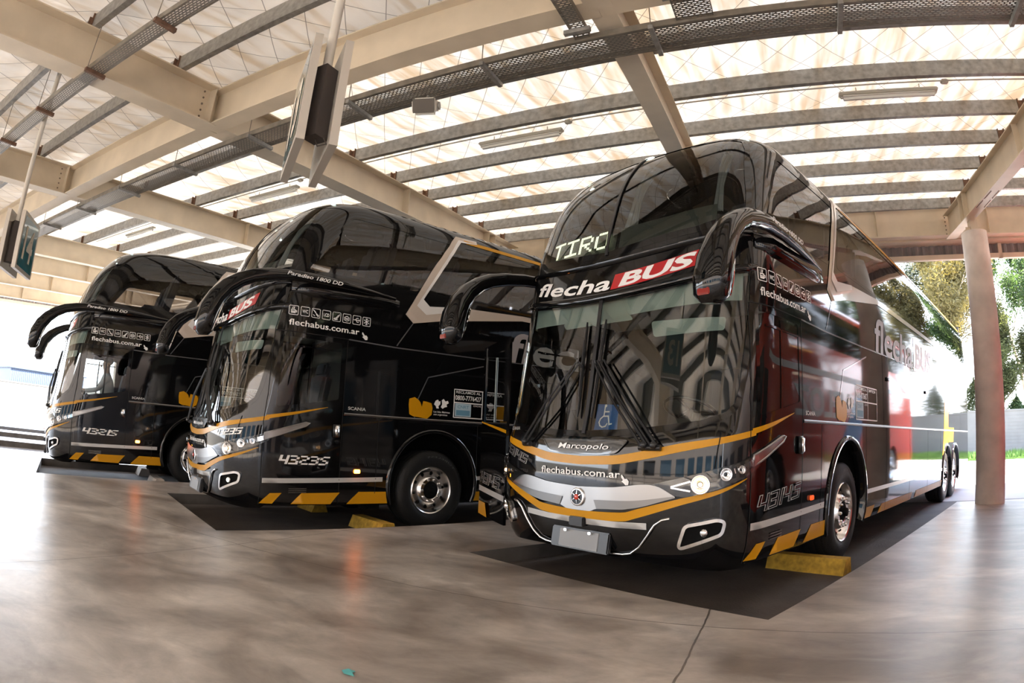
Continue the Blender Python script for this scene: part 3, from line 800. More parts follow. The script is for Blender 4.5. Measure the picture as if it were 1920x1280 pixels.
mb.tube([(-1.0,2.78,.53),(1.0,2.78,.53)], .07, 10); mb.tube([(-1.0,9.74,.53),(1.0,9.74,.53)], .09, 10); mb.tube([(-1.0,11.02,.53),(1.0,11.02,.53)], .09, 10)
mb.tube([(-.5,.5,.38),(-.5,2.2,.34)], .035, 8); mb.box(.55,.8,.6,1.4,.30,.42); mb.box(.9,1.1,1.9,2.1,.28,.42)
M_['chassis'] = mb.mesh('chassis', blackm, 40)
# side details: marker, handle, vents, rear lamps
mb = MB(); mb.rbox(SP(s_side(1.66,.765), .765, .012), (.02,.075,.045), None, .3); M_['marker'] = mb.mesh('side_marker', amber, 40)
M_['marker_off'] = mb.mesh('side_marker', amberoff, 40)
mb = MB()
for sg in (1, -1):
    mb.rbox(SP(s_side(1.36,1.235,sg), 1.235, .015), (.02,.09,.15), None, .3); mb.m = 1; mb.rbox(SP(s_side(1.36,1.235,sg), 1.235, .035), (.016,.05,.12), None, .3); mb.m = 0
    for y in (4.55, 7.3): mb.rbox(SP(s_side(y,2.05,sg), 2.05, .01), (.012,.14,.05), None, .3)
M_['handle'] = mb.mesh('door_handle', [black2, chrome], 40)
mb = MB()
for k in range(3): ribbon(mb, SD([(.80,.505+k*.022),(1.02,.51+k*.022)], 1)[:2], .009, .008)
M_['vent'] = mb.mesh('vent_slats', brushed2, 40)
mb = MB()
for x in (0, .99, -.99):
    c = SP(s_front(x, 4.075), 4.075, .004); mb.sphere(c, .05, 12, 6, (1.3,.5,.18))
M_['rooflamp'] = mb.mesh('roof_marker', roofled, 60)
# interior
mb = MB()
mb.box(-1.24,1.24,.62,13.4,2.62,2.84); mb.box(-1.24,1.24,.9,2.0,.6,.95); mb.box(-.76,.76,2.0,3.6,.6,.95); mb.box(-1.24,1.24,3.6,9.0,.6,.95); mb.box(-.76,.76,9.0,11.8,.6,.95); mb.box(-1.24,1.24,11.8,13.4,.6,.95)
mb.box(-1.22,1.22,2.05,2.12,.95,2.62); mb.box(-1.2,1.2,13.3,13.35,.9,4.1)
M_['decks'] = mb.mesh('deck_floor', mat('interior_dark', (.035,.033,.032), .8), 40)
mb = MB(); mb.prism([(-1.08,.40),(-.9,.30),(0,.20),(.9,.30),(1.08,.40),(1.12,.75),(-1.12,.75)], 'z', .95, 1.30); mb.rbox((.6,.62,1.36), (.75,.2,.18), None, .3)
M_['dash'] = mb.mesh('dashboard', black2, 40)
mb = MB(); Rw = Matrix.Rotation(math.radians(-25), 3, 'X'); c = Vector((.62,.66,1.52)); pts = [c+Rw@Vector((.22*math.cos(2*PI*i/28), .22*math.sin(2*PI*i/28), 0)) for i in range(29)]
mb.tube(pts, .016, 8)
for a in (.5, 2.6, 4.7): mb.tube([c, c+Rw@Vector((.21*math.cos(a), .21*math.sin(a), 0))], .014, 6)
mb.tube([c, c+Vector((0,-.1,-.25))], .03, 8)
M_['wheelst'] = mb.mesh('steering_wheel', black2, 40)
mb = MB(); spoly(mb, [(-1.33,2.60),(-.9,2.53),(0,2.48),(.9,2.53),(1.33,2.60),(1.32,2.36),(.9,2.34),(0,2.30),(-.9,2.34),(-1.32,2.36)], -.07, grid=True)
spoly(mb, rounded([(.48,2.235),(1.17,2.225),(1.16,2.12),(.52,2.10)], .03), -.085, grid=True)
spoly(mb, rounded([(-.55,2.33),(.25,2.33),(.30,2.27),(-.5,2.27)], .03), -.085, grid=True)
mb.box(-1.2,1.2,.62,2.0,2.56,2.60)
M_['lining'] = mb.mesh('cab_lining', pale, 50)
mb = MB()
for c0, c1 in ((.04,.24),(-1.08,-.98),(.98,1.12)):
    n = 16; vs = []
    for i in range(n+1):
        u = i/n; x = c0+(c1-c0)*u
        for z in (3.18,3.45,3.7,3.92):
            k = .55+.45*abs(z-3.45)/.5; xx = (c0+c1)/2+(x-(c0+c1)/2)*k
            q = SP(xx, z, -.10); vs.append((q[0], q[1]+.018*math.sin(u*PI*9), q[2]))
    mb.add(vs, [(i*4+j, i*4+j+1, (i+1)*4+j+1, (i+1)*4+j) for i in range(n) for j in range(3)])
M_['curtain'] = mb.mesh('curtain', fabric, 60)
mb = MB(); mb.rbox((0,0,3.12), (.40,.46,.16), None, .3); Rs = Matrix.Rotation(math.radians(-14), 3, 'X')
mb.rbox((0,.30,3.42), (.40,.14,.66), Rs, .3); mb.rbox((0,.385,3.76), (.26,.10,.17), Rs, .35); mb.rbox((0,0,2.95), (.30,.3,.22), None, .1)
M_['seat'] = mb.mesh('passenger_seat', seatm, 40)
mb = MB(); Rs = Matrix.Rotation(math.radians(-10), 3, 'X'); mb.rbox((.62,1.12,1.28), (.46,.46,.14), None, .3); mb.rbox((.62,1.38,1.62), (.46,.13,.62), Rs, .3); mb.rbox((.62,1.44,1.99), (.28,.10,.18), Rs, .3); mb.box(.5,.74,1.0,1.25,.95,1.22)
M_['dseat'] = mb.mesh('driver_seat', seatm, 40)
mb = MB(); band(mb, [(-.86,3.20),(-.3,3.17),(.06,3.16)], [(-.86,2.97),(-.3,2.93),(.06,2.92)], -.03, 20); mb.m = 1
band(mb, [(.10,3.13),(.6,3.15),(1.05,3.20)], [(.10,2.91),(.6,2.94),(1.05,3.0)], -.03, 20)
M_['display'] = mb.mesh('destination_display', [mat('display_black', (.01,.012,.01), .4), mat('display_mesh', (.045,.055,.045), .6)], 50)
FONT57 = {'T': ['11111','00100','00100','00100','00100','00100','00100'], 'I': ['11111','00100','00100','00100','00100','00100','11111'], 'R': ['11110','10001','10001','11110','10100','10010','10001'], 'O': ['01110','10001','10001','10001','10001','10001','01110']}
mb = MB(); s0 = -.80
for ch in 'TIRO':
    for r in range(14):
        for c in range(10):
            if FONT57[ch][r//2][c//2] == '1':
                s, z = s0+c*.0175, 3.125-r*.0125+.04*abs(s0); d = .0058
                mb.add([SP(s-d, z-d*.8, -.022), SP(s+d, z-d*.8, -.022), SP(s+d, z+d*.8, -.022), SP(s-d, z+d*.8, -.022)], [(0,1,2,3)])
    s0 += .205
M_['led'] = mb.mesh('display_letters', ledm)
# lettering common to all coaches
def brow_text():
    mb = MB(); fn = FN(.004); z = lambda x: 2.545+.10*(x/.9)**2
    f2 = lambda u, v: SP(s_front(u, v+z(u)), v+z(u), .0055)
    text(mb, 'flecha', f2, -.90, -.005, .98, .125, bold=.02, shear=.22)
    return mb.mesh('brow_lettering', white)
def brow_red():
    mb = MB(); z = lambda x: 2.545+.10*(x/.9)**2
    q = [(.085,-.018),(.13,.128),(.98,.128),(.98,-.018)]; vs = []; n = 24
    for i in range(n+1):
        u = i/n; a = .085+(.93-.085)*u; b = .125+(.97-.125)*u
        vs += [SP(s_front(a, 2.5), z(a)-.012, .004), SP(s_front(b, 2.6), z(b)+.118, .004)]
    mb.add(vs, [(2*i, 2*i+2, 2*i+3, 2*i+1) for i in range(n)])
    mb.m = 1; text(mb, 'BUS', lambda u, v: SP(s_front(u, v+z(u)), v+z(u), .0065), .17, .002, .72, .106, bold=.035, shear=.22)
    return mb.mesh('brow_red_panel', [red, white])
M_['brow1'] = brow_text(); M_['brow2'] = brow_red()
def url_front():
    mb = MB(); text(mb, 'flechabus.com.ar', FN(.006), -.45, .975, .86, .055, bold=.012); hand(mb, FN(.006), .42, .93, .07); return mb.mesh('web_address', white)
M_['url'] = url_front()
def side_url():
    mb = MB(); icon_row(mb, SF(.005), .67, 2.525, .105, .135)
    text(mb, 'flechabus.com.ar', SF(.005), .68, 2.405, .90, .068, bold=.012); hand(mb, SF(.005), 1.62, 2.36, .08)
    return mb.mesh('service_lettering', white)
M_['surl'] = side_url()
mb = MB(); text(mb, 'SCANIA', SF(.005), 1.50, 1.495, .24, .036, bold=.02); M_['scania'] = mb.mesh('maker_lettering', silver)
mb = MB(); text(mb, 'flecha', SF(.005), 3.98, 2.34+.02, 2.3, .42, bold=.02, shear=.15); M_['flecha'] = mb.mesh('side_lettering', grey)
mb = MB(); q = SD([(6.35,2.33),(6.45,2.86),(8.2,2.86),(8.1,2.33)], 1); spoly(mb, q, .004); mb.m = 1; text(mb, 'BUS', SF(.006), 6.5, 2.40, 1.5, .38, bold=.03, shear=.15); M_['bus'] = mb.mesh('side_red_panel', [red, white])
def shield():
    mb = MB()
    P_ = [(2.36,1.50),(2.345,1.62),(2.35,1.695),(2.43,1.72),(2.49,1.69),(2.52,1.66),(2.545,1.60),(2.56,1.68),(2.62,1.675),(2.69,1.66),(2.71,1.60),(2.70,1.51),(2.63,1.455),(2.56,1.462),(2.50,1.47),(2.42,1.475)]
    spoly(mb, SD(P_, 1), .005); return mb.mesh('griffin_shield', yellow)
M_['shield'] = shield()
def notices():
    mb = MB()
    # island outlines, caption and the claims notice
    for q in ([(2.73,1.65),(2.755,1.70),(2.79,1.715),(2.81,1.69),(2.83,1.70),(2.83,1.66),(2.80,1.63),(2.81,1.60),(2.77,1.60),(2.76,1.63)],
              [(2.85,1.71),(2.88,1.73),(2.91,1.70),(2.95,1.71),(2.965,1.68),(2.93,1.66),(2.94,1.63),(2.90,1.62),(2.87,1.60),(2.84,1.62),(2.86,1.66)]):
        spoly(mb, SD(q, 1), .005)
    text(mb, 'Las Islas Malvinas', SF(.005), 2.73, 1.545, .26, .022, bold=.01); text(mb, 'son argentinas', SF(.005), 2.73, 1.510, .22, .022, bold=.01)
    bx = [(3.05,1.50),(3.05,1.875),(3.95,1.875),(3.95,1.50)]
    for q in (bx+bx[:1], [(3.53,1.5),(3.53,1.875)], [(3.05,1.70),(3.95,1.70)]):
        ribbon(mb, [(s_side(y, z), z) for y, z in q], .014, .005)
    text(mb, 'RECLAMOS AL', SF(.005), 3.08, 1.825, .42, .034, bold=.01); text(mb, '0800-7776427', SF(.005), 3.07, 1.735, .44, .062, bold=.01)
    text(mb, 'COCHE', SF(.005), 3.38, 1.66, .13, .022); text(mb, 'EMPRESA', SF(.005), 3.57, 1.825, .32, .034, bold=.01)
    return mb.mesh('claims_notice', white)
M_['notice'] = notices()
mb = MB(); spoly(mb, SD([(3.07,1.515),(3.07,1.69),(3.34,1.69),(3.34,1.515)], 1), .005); mb.m = 1
text(mb, 'CNRT', SF(.007), 3.11, 1.625, .19, .040, bold=.01); spoly(mb, SD([(3.09,1.53),(3.09,1.60),(3.32,1.60),(3.32,1.53)], 1), .007)
M_['cnrt'] = mb.mesh('inspection_sticker', [mat('sticker_pale', (.42,.55,.62), .5), mat('sticker_blue', (.12,.28,.40), .5)])
mb = MB(); spoly(mb, [(.09,1.345),(.09,1.555),(.30,1.545),(.325,1.35)], -.012); mb.m = 1
strokes(mb, [[(.42,.86),(.42,.5),(.62,.5),(.72,.2),(.82,.22)], [(.42,.66),(.62,.66)], [(.40,.50),(.28,.40),(.24,.28),(.30,.16),(.42,.10),(.56,.13),(.62,.22)]], CF(-.009), .08, 1.345, .22, .05)
disc(mb, CF(-.009), (.178,1.538), .012, n=14)
M_['wheelchair'] = mb.mesh('wheelchair_sticker', [mat('sticker_royal', (.03,.13,.36), .4), white])
mb = MB(); spoly(mb, [(-1.16,1.50),(-1.16,1.545),(-1.05,1.54),(-1.05,1.495)], -.0035); mb.m = 1; disc(mb, CF(-.003), (-1.155,1.535), .032, n=18)
M_['permit'] = mb.mesh('permit_sticker', [mat('sticker_white', (.6,.66,.66), .5), mat('sticker_cyan', (.1,.40,.55), .5)])
mb = MB(); text(mb, 'SCANIA', FN(.005), -1.05, 1.335, .19, .030, bold=.01); M_['fscania'] = mb.mesh('front_lettering', silver)

S_ = {k: loose(M_[k]) for k in ('skirt', 'sstripe', 'yroof', 'belt', 'archlip', 'curtain', 'rooflamp', 'moulding')}
S_.update({k: bysign(M_[k]) for k in ('lampstrip', 'sweep', 'archwell')}); S_['handle'] = loose(M_['handle'])
def coach(bx, by, num, label, outline=False, open_door=False, lit=True, led=False, marker=True):
    t = thing('coach', label, 'bus', (bx, by, LANE), 0, 'black double-decker coaches parked in the bays')
    L = lambda n, me, p=t, label=None: link(n, me, p, label)
    b = L('body', M_['body']); L('roof_skin', M_['roof'], b); L('windscreen_brow', M_['brow'], b); [L('shoulder_moulding', m, b) for m in S_['moulding']]; L('panel_seam', M_['seams'], b); L('glass_border', M_['border'], b)
    L('windscreen', M_['windscreen']); L('upper_windscreen', M_['upper']); L('driver_window', M_['dwL']); 
    if not open_door: L('door_window', M_['dwR'])
    [L('side_window', m) for m in M_['up']]; L('windscreen_divider', M_['divider'])
    L('yellow_band', M_['yband'], label='yellow band below the windscreen'); L('yellow_band', M_['yband2'], label='yellow band under the grille')
    [L('yellow_stripe', m, label='slanted yellow skirt stripes') for m in S_['skirt']]; [L('silver_stripe', m) for m in S_['sstripe']]; [L('roof_stripe', m, label='yellow line along the roof edge') for m in S_['yroof']]
    [L('window_sweep', m, label='pale sweep framing the upper windows') for m in S_['sweep']]; [L('belt_rail', m) for m in S_['belt']]
    g = L('grille_band', M_['grille'], label='brushed metal grille band'); L('badge', M_['emblem'], g, 'round badge with a red centre')
    for sg in (1, -1):
        h = L('headlamp', HLm[sg]['housing']); [L('reflector', m, h) for m in HLm[sg]['refs']]; L('lens', HLm[sg]['lens'], h)
        if lit: L('bulb', HLm[sg]['bulb'], h, 'lit bulb')
        f = L('fog_lamp', FGm[sg]['recess']); L('chrome_frame', FGm[sg]['frame'], f); L('lamp', FGm[sg]['lamp'], f)
        if num == '43235' and sg == 1: L('bulb', FGm[sg]['glow'], f, 'lit bulb')
        a, gl, rf, tx = MIR[sg]; a = L('mirror', a); L('mirror_glass', gl, a); L('mirror_marker', rf, a); L('arm_lettering', tx, a)
    [L('lamp_trim', m) for m in S_['lampstrip']]; L('chrome_line', M_['chline']); L('radar_sensor', M_['sensor'])
    p = L('plate_holder', M_['plateback']); L('number_plate', M_['plate'], p, 'blank grey plate')
    p = L('name_plaque', M_['plaque']); L('plaque_lettering', M_['plaquetext'], p)
    for arm, bl in M_['wipers']: w_ = L('wiper', arm); L('wiper_blade', bl, w_)
    L('wiper', M_['wiper3'])
    for yc in (2.78, 9.74, 11.02):
        for sg in (1, -1):
            w_ = L('wheel', WHL[0]); w_.location = (sg*1.215, yc, .525); w_.rotation_euler.z = 0 if sg > 0 else PI
            if yc < 5 and not outline: w_.rotation_euler.z += math.radians(0)
            for n, k in (('rim', 1), ('hub_cap', 2)): L(n, WHL[k], w_)
    [L('arch_lip', m) for m in S_['archlip']]; [L('wheel_well', m) for m in S_['archwell']]; L('chassis', M_['chassis'])
    L('side_marker', M_['marker'] if marker else M_['marker_off'], label='glowing orange marker' if marker else None); [L('door_handle', m) for m in S_['handle']]; L('vent_slats', M_['vent']); [L('roof_marker', m) for m in S_['rooflamp']]
    L('deck_floor', M_['decks']); d = L('dashboard', M_['dash']); L('steering_wheel', M_['wheelst'], d); L('cab_lining', M_['lining']); [L('curtain', m) for m in S_['curtain']];  L('driver_seat', M_['dseat'])
    for r_ in range(7):
        for x in (-.86, -.42, .42, .86): q = L('passenger_seat', M_['seat']); q.location = (x, 1.75+1.05*r_, 0)
    d = L('destination_display', M_['display'])
    if led: L('display_letters', M_['led'], d, 'lit letters reading TIRO')
    L('brow_lettering', M_['brow1'], label='white flecha lettering'); L('brow_red_panel', M_['brow2'], label='red panel reading BUS'); L('web_address', M_['url']); L('service_lettering', M_['surl'])
    L('maker_lettering', M_['scania']); L('side_lettering', M_['flecha']); L('side_red_panel', M_['bus']); L('griffin_shield', M_['shield'], label='yellow crest'); L('claims_notice', M_['notice']); L('inspection_sticker', M_['cnrt'])
    L('front_lettering', M_['fscania'])
    if outline: L('wheelchair_sticker', M_['wheelchair'], label='blue sticker with a white wheelchair sign'); L('permit_sticker', M_['permit'])
    # fleet numbers: left side, front
    mb = MB()
    if outline: fleet(mb, num, SF(.004), .545, .725, .80, .135, True, .08)
    else: fleet(mb, num, SF(.004), .66, .825, .60, .105, False, .0)
    mb.build('fleet_number', [silver if outline else white, black], t)
    mb = MB()
    if outline: fleet(mb, num, lambda u, v, e=0.: SP(-1.13+u, v, .004+e), 0, 1.145, .44, .085, True, -.26)
    else: fleet(mb, num, lambda u, v, e=0.: SP(.78+u, v, .004+e), 0, 1.075, .42, .075, False, .12)
    mb.build('front_fleet_number', [silver if outline else white, black], t)
    return t
# ------------------------------------------------------------------ floor, lanes, ground
def floor_mat():
    m = bpy.data.materials.new('polished_concrete'); m.use_nodes = True; nt = m.node_tree; b = nt.nodes['Principled BSDF']; N = nt.nodes.new; Lk = nt.links.new
    tc = N('ShaderNodeTexCoord')
    def noise(sc_, det=8, dist=0., vec=None):
        n = N('ShaderNodeTexNoise'); n.inputs['Scale'].default_value = sc_; n.inputs['Detail'].default_value = det; n.inputs['Distortion'].default_value = dist
        Lk(vec or tc.outputs['Object'], n.inputs['Vector']); return n
    mp = N('ShaderNodeMapping'); mp.inputs['Scale'].default_value = (.75, 1.25, 1); mp.inputs['Rotation'].default_value = (0, 0, -.5); Lk(tc.outputs['Object'], mp.inputs[0])
    n1 = noise(1.1, 14, .6, mp.outputs[0]); n1.inputs['Roughness'].default_value = .56; n2 = noise(3.2, 12, .5, mp.outputs[0]); n2.inputs['Roughness'].default_value = .7; n3 = noise(.45, 3)
    r = N('ShaderNodeValToRGB'); e = r.color_ramp.elements
    e[0].position = .36; e[0].color = (.20, .168, .142, 1); e[1].position = .66; e[1].color = (.52, .475, .425, 1)
    Lk(n1.outputs[0], r.inputs[0])
    r2_ = N('ShaderNodeMapRange'); r2_.inputs[1].default_value = .25; r2_.inputs[2].default_value = .75; r2_.inputs[3].default_value = .58; r2_.inputs[4].default_value = 1.32; Lk(n2.outputs[0], r2_.inputs[0])
    mx = N('ShaderNodeMix'); mx.data_type = 'RGBA'; mx.blend_type = 'MULTIPLY'; mx.inputs[0].default_value = 1; Lk(r.outputs[0], mx.inputs[6]); Lk(r2_.outputs[0], mx.inputs[7])
    # saw-cut joints of the slab
    sp = N('ShaderNodeSeparateXYZ'); wob = noise(3, 3); va = N('ShaderNodeVectorMath'); va.operation = 'MULTIPLY_ADD'; va.inputs[1].default_value = (.05, .05, 0); Lk(wob.outputs['Color'], va.inputs[0]); Lk(tc.outputs['Object'], va.inputs[2]); Lk(va.outputs[0], sp.inputs[0])
    def joint(out, off, per):
        a = N('ShaderNodeMath'); a.operation = 'SUBTRACT'; a.inputs[1].default_value = off+.025; Lk(out, a.inputs[0])
        p = N('ShaderNodeMath'); p.operation = 'PINGPONG'; p.inputs[1].default_value = per/2; Lk(a.outputs[0], p.inputs[0])
        l = N('ShaderNodeMath'); l.operation = 'LESS_THAN'; l.inputs[1].default_value = .006; Lk(p.outputs[0], l.inputs[0]); return l
    j1 = joint(sp.outputs[0], -.42, 3.98); j2 = joint(sp.outputs[1], 3.66, 3.98)
    mxj = N('ShaderNodeMath'); mxj.operation = 'MAXIMUM'; Lk(j1.outputs[0], mxj.inputs[0]); Lk(j2.outputs[0], mxj.inputs[1])
    m2 = N('ShaderNodeMix'); m2.data_type = 'RGBA'; m2.inputs[7].default_value = (.05, .038, .028, 1); Lk(mx.outputs[2], m2.inputs[6])
    k = N('ShaderNodeMath'); k.operation = 'MULTIPLY'; k.inputs[1].default_value = .8; Lk(mxj.outputs[0], k.inputs[0]); Lk(k.outputs[0], m2.inputs[0])
    Lk(m2.outputs[2], b.inputs['Base Color'])
    rr = N('ShaderNodeMapRange'); rr.inputs[1].default_value = .1; rr.inputs[2].default_value = .9; rr.inputs[3].default_value = .285; rr.inputs[4].default_value = .38; Lk(n2.outputs[0], rr.inputs[0]); Lk(rr.outputs[0], b.inputs['Roughness'])
    b.inputs['Specular IOR Level'].default_value = .9
    nb = noise(.9, 4, .5); n4 = noise(30, 4); ad = N('ShaderNodeMath'); ad.operation = 'MULTIPLY_ADD'; ad.inputs[1].default_value = .04; Lk(n4.outputs[0], ad.inputs[0]); Lk(nb.outputs[0], ad.inputs[2])
    bp = N('ShaderNodeBump'); bp.inputs['Strength'].default_value = .35; bp.inputs['Distance'].default_value = .03; Lk(ad.outputs[0], bp.inputs['Height']); Lk(bp.outputs[0], b.inputs['Normal'])
    return m
FLOORM = floor_mat()
ROW = (-4.612, -1.970)
def toR(x, y): return (CR*x+SR*y, -SR*x+CR*y)
BACK = 11.5
pts = []
Cx, Cy, Dx = -1.58, 3.55, -4.58
right_x = 22.
pts += [(right_x, -14), (right_x, BACK)]
# right of bay 0 the platform finger, then each bay from right to left
for i in range(-3, 7):
    c = (Cx+i*ROW[0], Cy+i*ROW[1]); d = (Dx+i*ROW[0], Cy+i*ROW[1])
    rc = toR(*c); rd = toR(*d)
    # walk along +Y (bus direction) from the corner to the back edge: world (0,1) = hall (SR, CR)
    tc_ = (BACK-rc[1])/CR; td = (BACK-rd[1])/CR
    pts += [(rc[0]+SR*tc_, BACK), rc, rd, (rd[0]+SR*td, BACK)]
pts += [(-34, BACK), (-34, -14)]
pts = [p for p in pts if p[0] <= right_x]
mb = MB(); V = pts
tri = delaunay_2d_cdt([Vector(p) for p in V], [(i, (i+1) % len(V)) for i in range(len(V))], [], 1, 1e-6)
mb.add([(v.x, v.y, 0) for v in tri[0]], [tuple(f) for f in tri[2]])
n = len(V); mb.m = 1
mb.add([(x, y, 0) for x, y in V]+[(x, y, LANE-.02) for x, y in V], [(i, (i+1) % n, n+(i+1) % n, n+i) for i in range(n)])
conc = mat('kerb_concrete', (.11, .098, .088), .8, noise=.35, nscale=4)
fl = struct('floor', mb, [FLOORM, conc]); 
mb = MB(); mb.add([(-34,-14,LANE),(22,-14,LANE),(22,13.2,LANE),(-34,13.2,LANE)], [(0,1,2,3)])
struct('lane_floor', mb, mat('lane_asphalt', (.085, .070, .060), .75, noise=.4, nscale=2.2, bump=.3, bscale=40))
mb = MB(); mb.add([(-90,13.2,LANE-.004),(90,13.2,LANE-.004),(90,130,LANE-.004),(-90,130,LANE-.004)], [(0,1,2,3)]); mb.add([(-90,-40,LANE-.006),(-34,-40,LANE-.006),(-34,13.2,LANE-.006),(-90,13.2,LANE-.006)], [(0,1,2,3)])
mb.add([(22,-40,LANE-.006),(90,-40,LANE-.006),(90,13.2,LANE-.006),(22,13.2,LANE-.006)], [(0,1,2,3)]); mb.add([(-34,-40,LANE-.006),(22,-40,LANE-.006),(22,-14,LANE-.006),(-34,-14,LANE-.006)], [(0,1,2,3)])
struct('ground', mb, mat('yard_concrete', (.42, .395, .36), .85, noise=.15, nscale=.6))
# ------------------------------------------------------------------ roof
ZG = lambda y: 4.27+.06*y          # underside of the girders
ZC = lambda y: 4.985+.06*y         # insulation plane
def ceil_mat(nm, amt):
    m = bpy.data.materials.new(nm); m.use_nodes = True; nt = m.node_tree; b = nt.nodes['Principled BSDF']; N = nt.nodes.new; Lk = nt.links.new
    b.inputs['Metallic'].default_value = .12
    tc = N('ShaderNodeTexCoord'); sp = N('ShaderNodeSeparateXYZ'); Lk(tc.outputs['Object'], sp.inputs[0])
    def mth(op, a, bb=None, c=None):
        n = N('ShaderNodeMath'); n.operation = op
        for i, v in enumerate((a, bb, c)):
            if v is None: continue
            if isinstance(v, (int, float)): n.inputs[i].default_value = v
            else: Lk(v, n.inputs[i])
        return n.outputs[0]
    u = mth('MULTIPLY', sp.outputs[0], 1/.52); v = mth('MULTIPLY', sp.outputs[1], 1/.70)
    a = mth('ADD', u, v); c = mth('SUBTRACT', u, v)
    la = mth('LESS_THAN', mth('PINGPONG', a, .5), .011); lc = mth('LESS_THAN', mth('PINGPONG', c, .5), .011); l = mth('MAXIMUM', la, lc)
    mp = N('ShaderNodeMapping'); mp.inputs['Scale'].default_value = (9, .9, 1); Lk(tc.outputs['Object'], mp.inputs[0])
    n1 = N('ShaderNodeTexNoise'); n1.inputs['Scale'].default_value = 1.6; n1.inputs['Detail'].default_value = 5; Lk(mp.outputs[0], n1.inputs['Vector'])
    n2 = N('ShaderNodeTexNoise'); n2.inputs['Scale'].default_value = 1.1; n2.inputs['Detail'].default_value = 3; Lk(tc.outputs['Object'], n2.inputs['Vector'])
    r = N('ShaderNodeValToRGB'); e = r.color_ramp.elements; e[0].position = .35; e[0].color = (.72, .64, .54, 1); e[1].position = .68; e[1].color = (.90, .84, .76, 1); Lk(n2.outputs[0], r.inputs[0])
    mx = N('ShaderNodeMix'); mx.data_type = 'RGBA'; mx.inputs[7].default_value = (.17, .14, .115, 1); Lk(r.outputs[0], mx.inputs[6]); Lk(mth('MULTIPLY', l, .8), mx.inputs[0]); Lk(mx.outputs[2], b.inputs['Base Color'])
    rr = N('ShaderNodeMapRange'); rr.inputs[3].default_value = .29; rr.inputs[4].default_value = .46; Lk(n1.outputs[0], rr.inputs[0]); Lk(rr.outputs[0], b.inputs['Roughness'])
    pa = mth('PINGPONG', a, .5); pc = mth('PINGPONG', c, .5); pil = mth('MULTIPLY', mth('SINE', mth('MULTIPLY', pa, PI)), mth('SINE', mth('MULTIPLY', pc, PI)))
    h = mth('MULTIPLY_ADD', n1.outputs[0], .35, mth('MULTIPLY', pil, -.9))
    bp = N('ShaderNodeBump'); bp.inputs['Strength'].default_value = .4; bp.inputs['Distance'].default_value = .05; Lk(h, bp.inputs['Height']); Lk(bp.outputs[0], b.inputs['Normal'])
    # added translucent glow that brightens the ceiling, its tint varied by noise
    n3 = N('ShaderNodeTexNoise'); n3.inputs['Scale'].default_value = .8; n3.inputs['Detail'].default_value = 4; Lk(mp.outputs[0], n3.inputs['Vector'])
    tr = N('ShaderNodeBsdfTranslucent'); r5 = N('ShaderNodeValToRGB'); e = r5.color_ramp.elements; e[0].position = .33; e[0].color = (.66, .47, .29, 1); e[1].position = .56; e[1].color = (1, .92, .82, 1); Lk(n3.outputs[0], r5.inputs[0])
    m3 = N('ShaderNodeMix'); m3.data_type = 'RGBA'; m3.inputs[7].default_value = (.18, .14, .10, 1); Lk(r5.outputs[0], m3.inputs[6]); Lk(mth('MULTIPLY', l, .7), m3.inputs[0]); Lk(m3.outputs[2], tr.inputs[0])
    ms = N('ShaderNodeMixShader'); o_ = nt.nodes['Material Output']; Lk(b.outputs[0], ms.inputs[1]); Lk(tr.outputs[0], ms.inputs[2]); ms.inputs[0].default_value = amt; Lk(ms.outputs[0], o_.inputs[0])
    return m
PUR = [-4.5,-3.4,-2.3,-1.2,-.15,.88,1.95,3.15,4.25,5.36,6.48,7.57,8.56,9.62,10.72,11.75]
X0, X1 = -24.5, 13.5
YB = -4.6; YE = 12.4
mb = MB(); xs = [X0+(X1-X0)*i/76 for i in range(77)]; ys = []
for a, b_ in zip(PUR, PUR[1:]): ys += [a+(b_-a)*k/6 for k in range(6)]
ys = [YB]+ys+[PUR[-1], 12.1, 12.5]
rnd = random.Random(3); ph = [rnd.random()*6 for _ in xs]
def sag(x, y):
    for a, b_ in zip(PUR, PUR[1:]):
        if a <= y <= b_: t = (y-a)/(b_-a); return -.07*math.sin(PI*t)**1.2*(.75+.35*math.sin(x*1.7+a*3)*math.sin(x*.6+a))
    return 0
mb.add([(x, y, ZC(y)+sag(x, y)) for y in ys for x in xs], [(j*77+i, j*77+i+1, (j+1)*77+i+1, (j+1)*77+i) for j in range(len(ys)-1) for i in range(76)])
cl = mb.build('ceiling', [ceil_mat('insulation_foil_glow', .052), ceil_mat('insulation_foil_glow_dim', .014)], None, kind='structure', rz=RY)  # near section takes less of the added glow to stay darker
for p in cl.data.polygons: p.use_smooth = True; p.material_index = 1 if p.center.y < 4.2 else 0
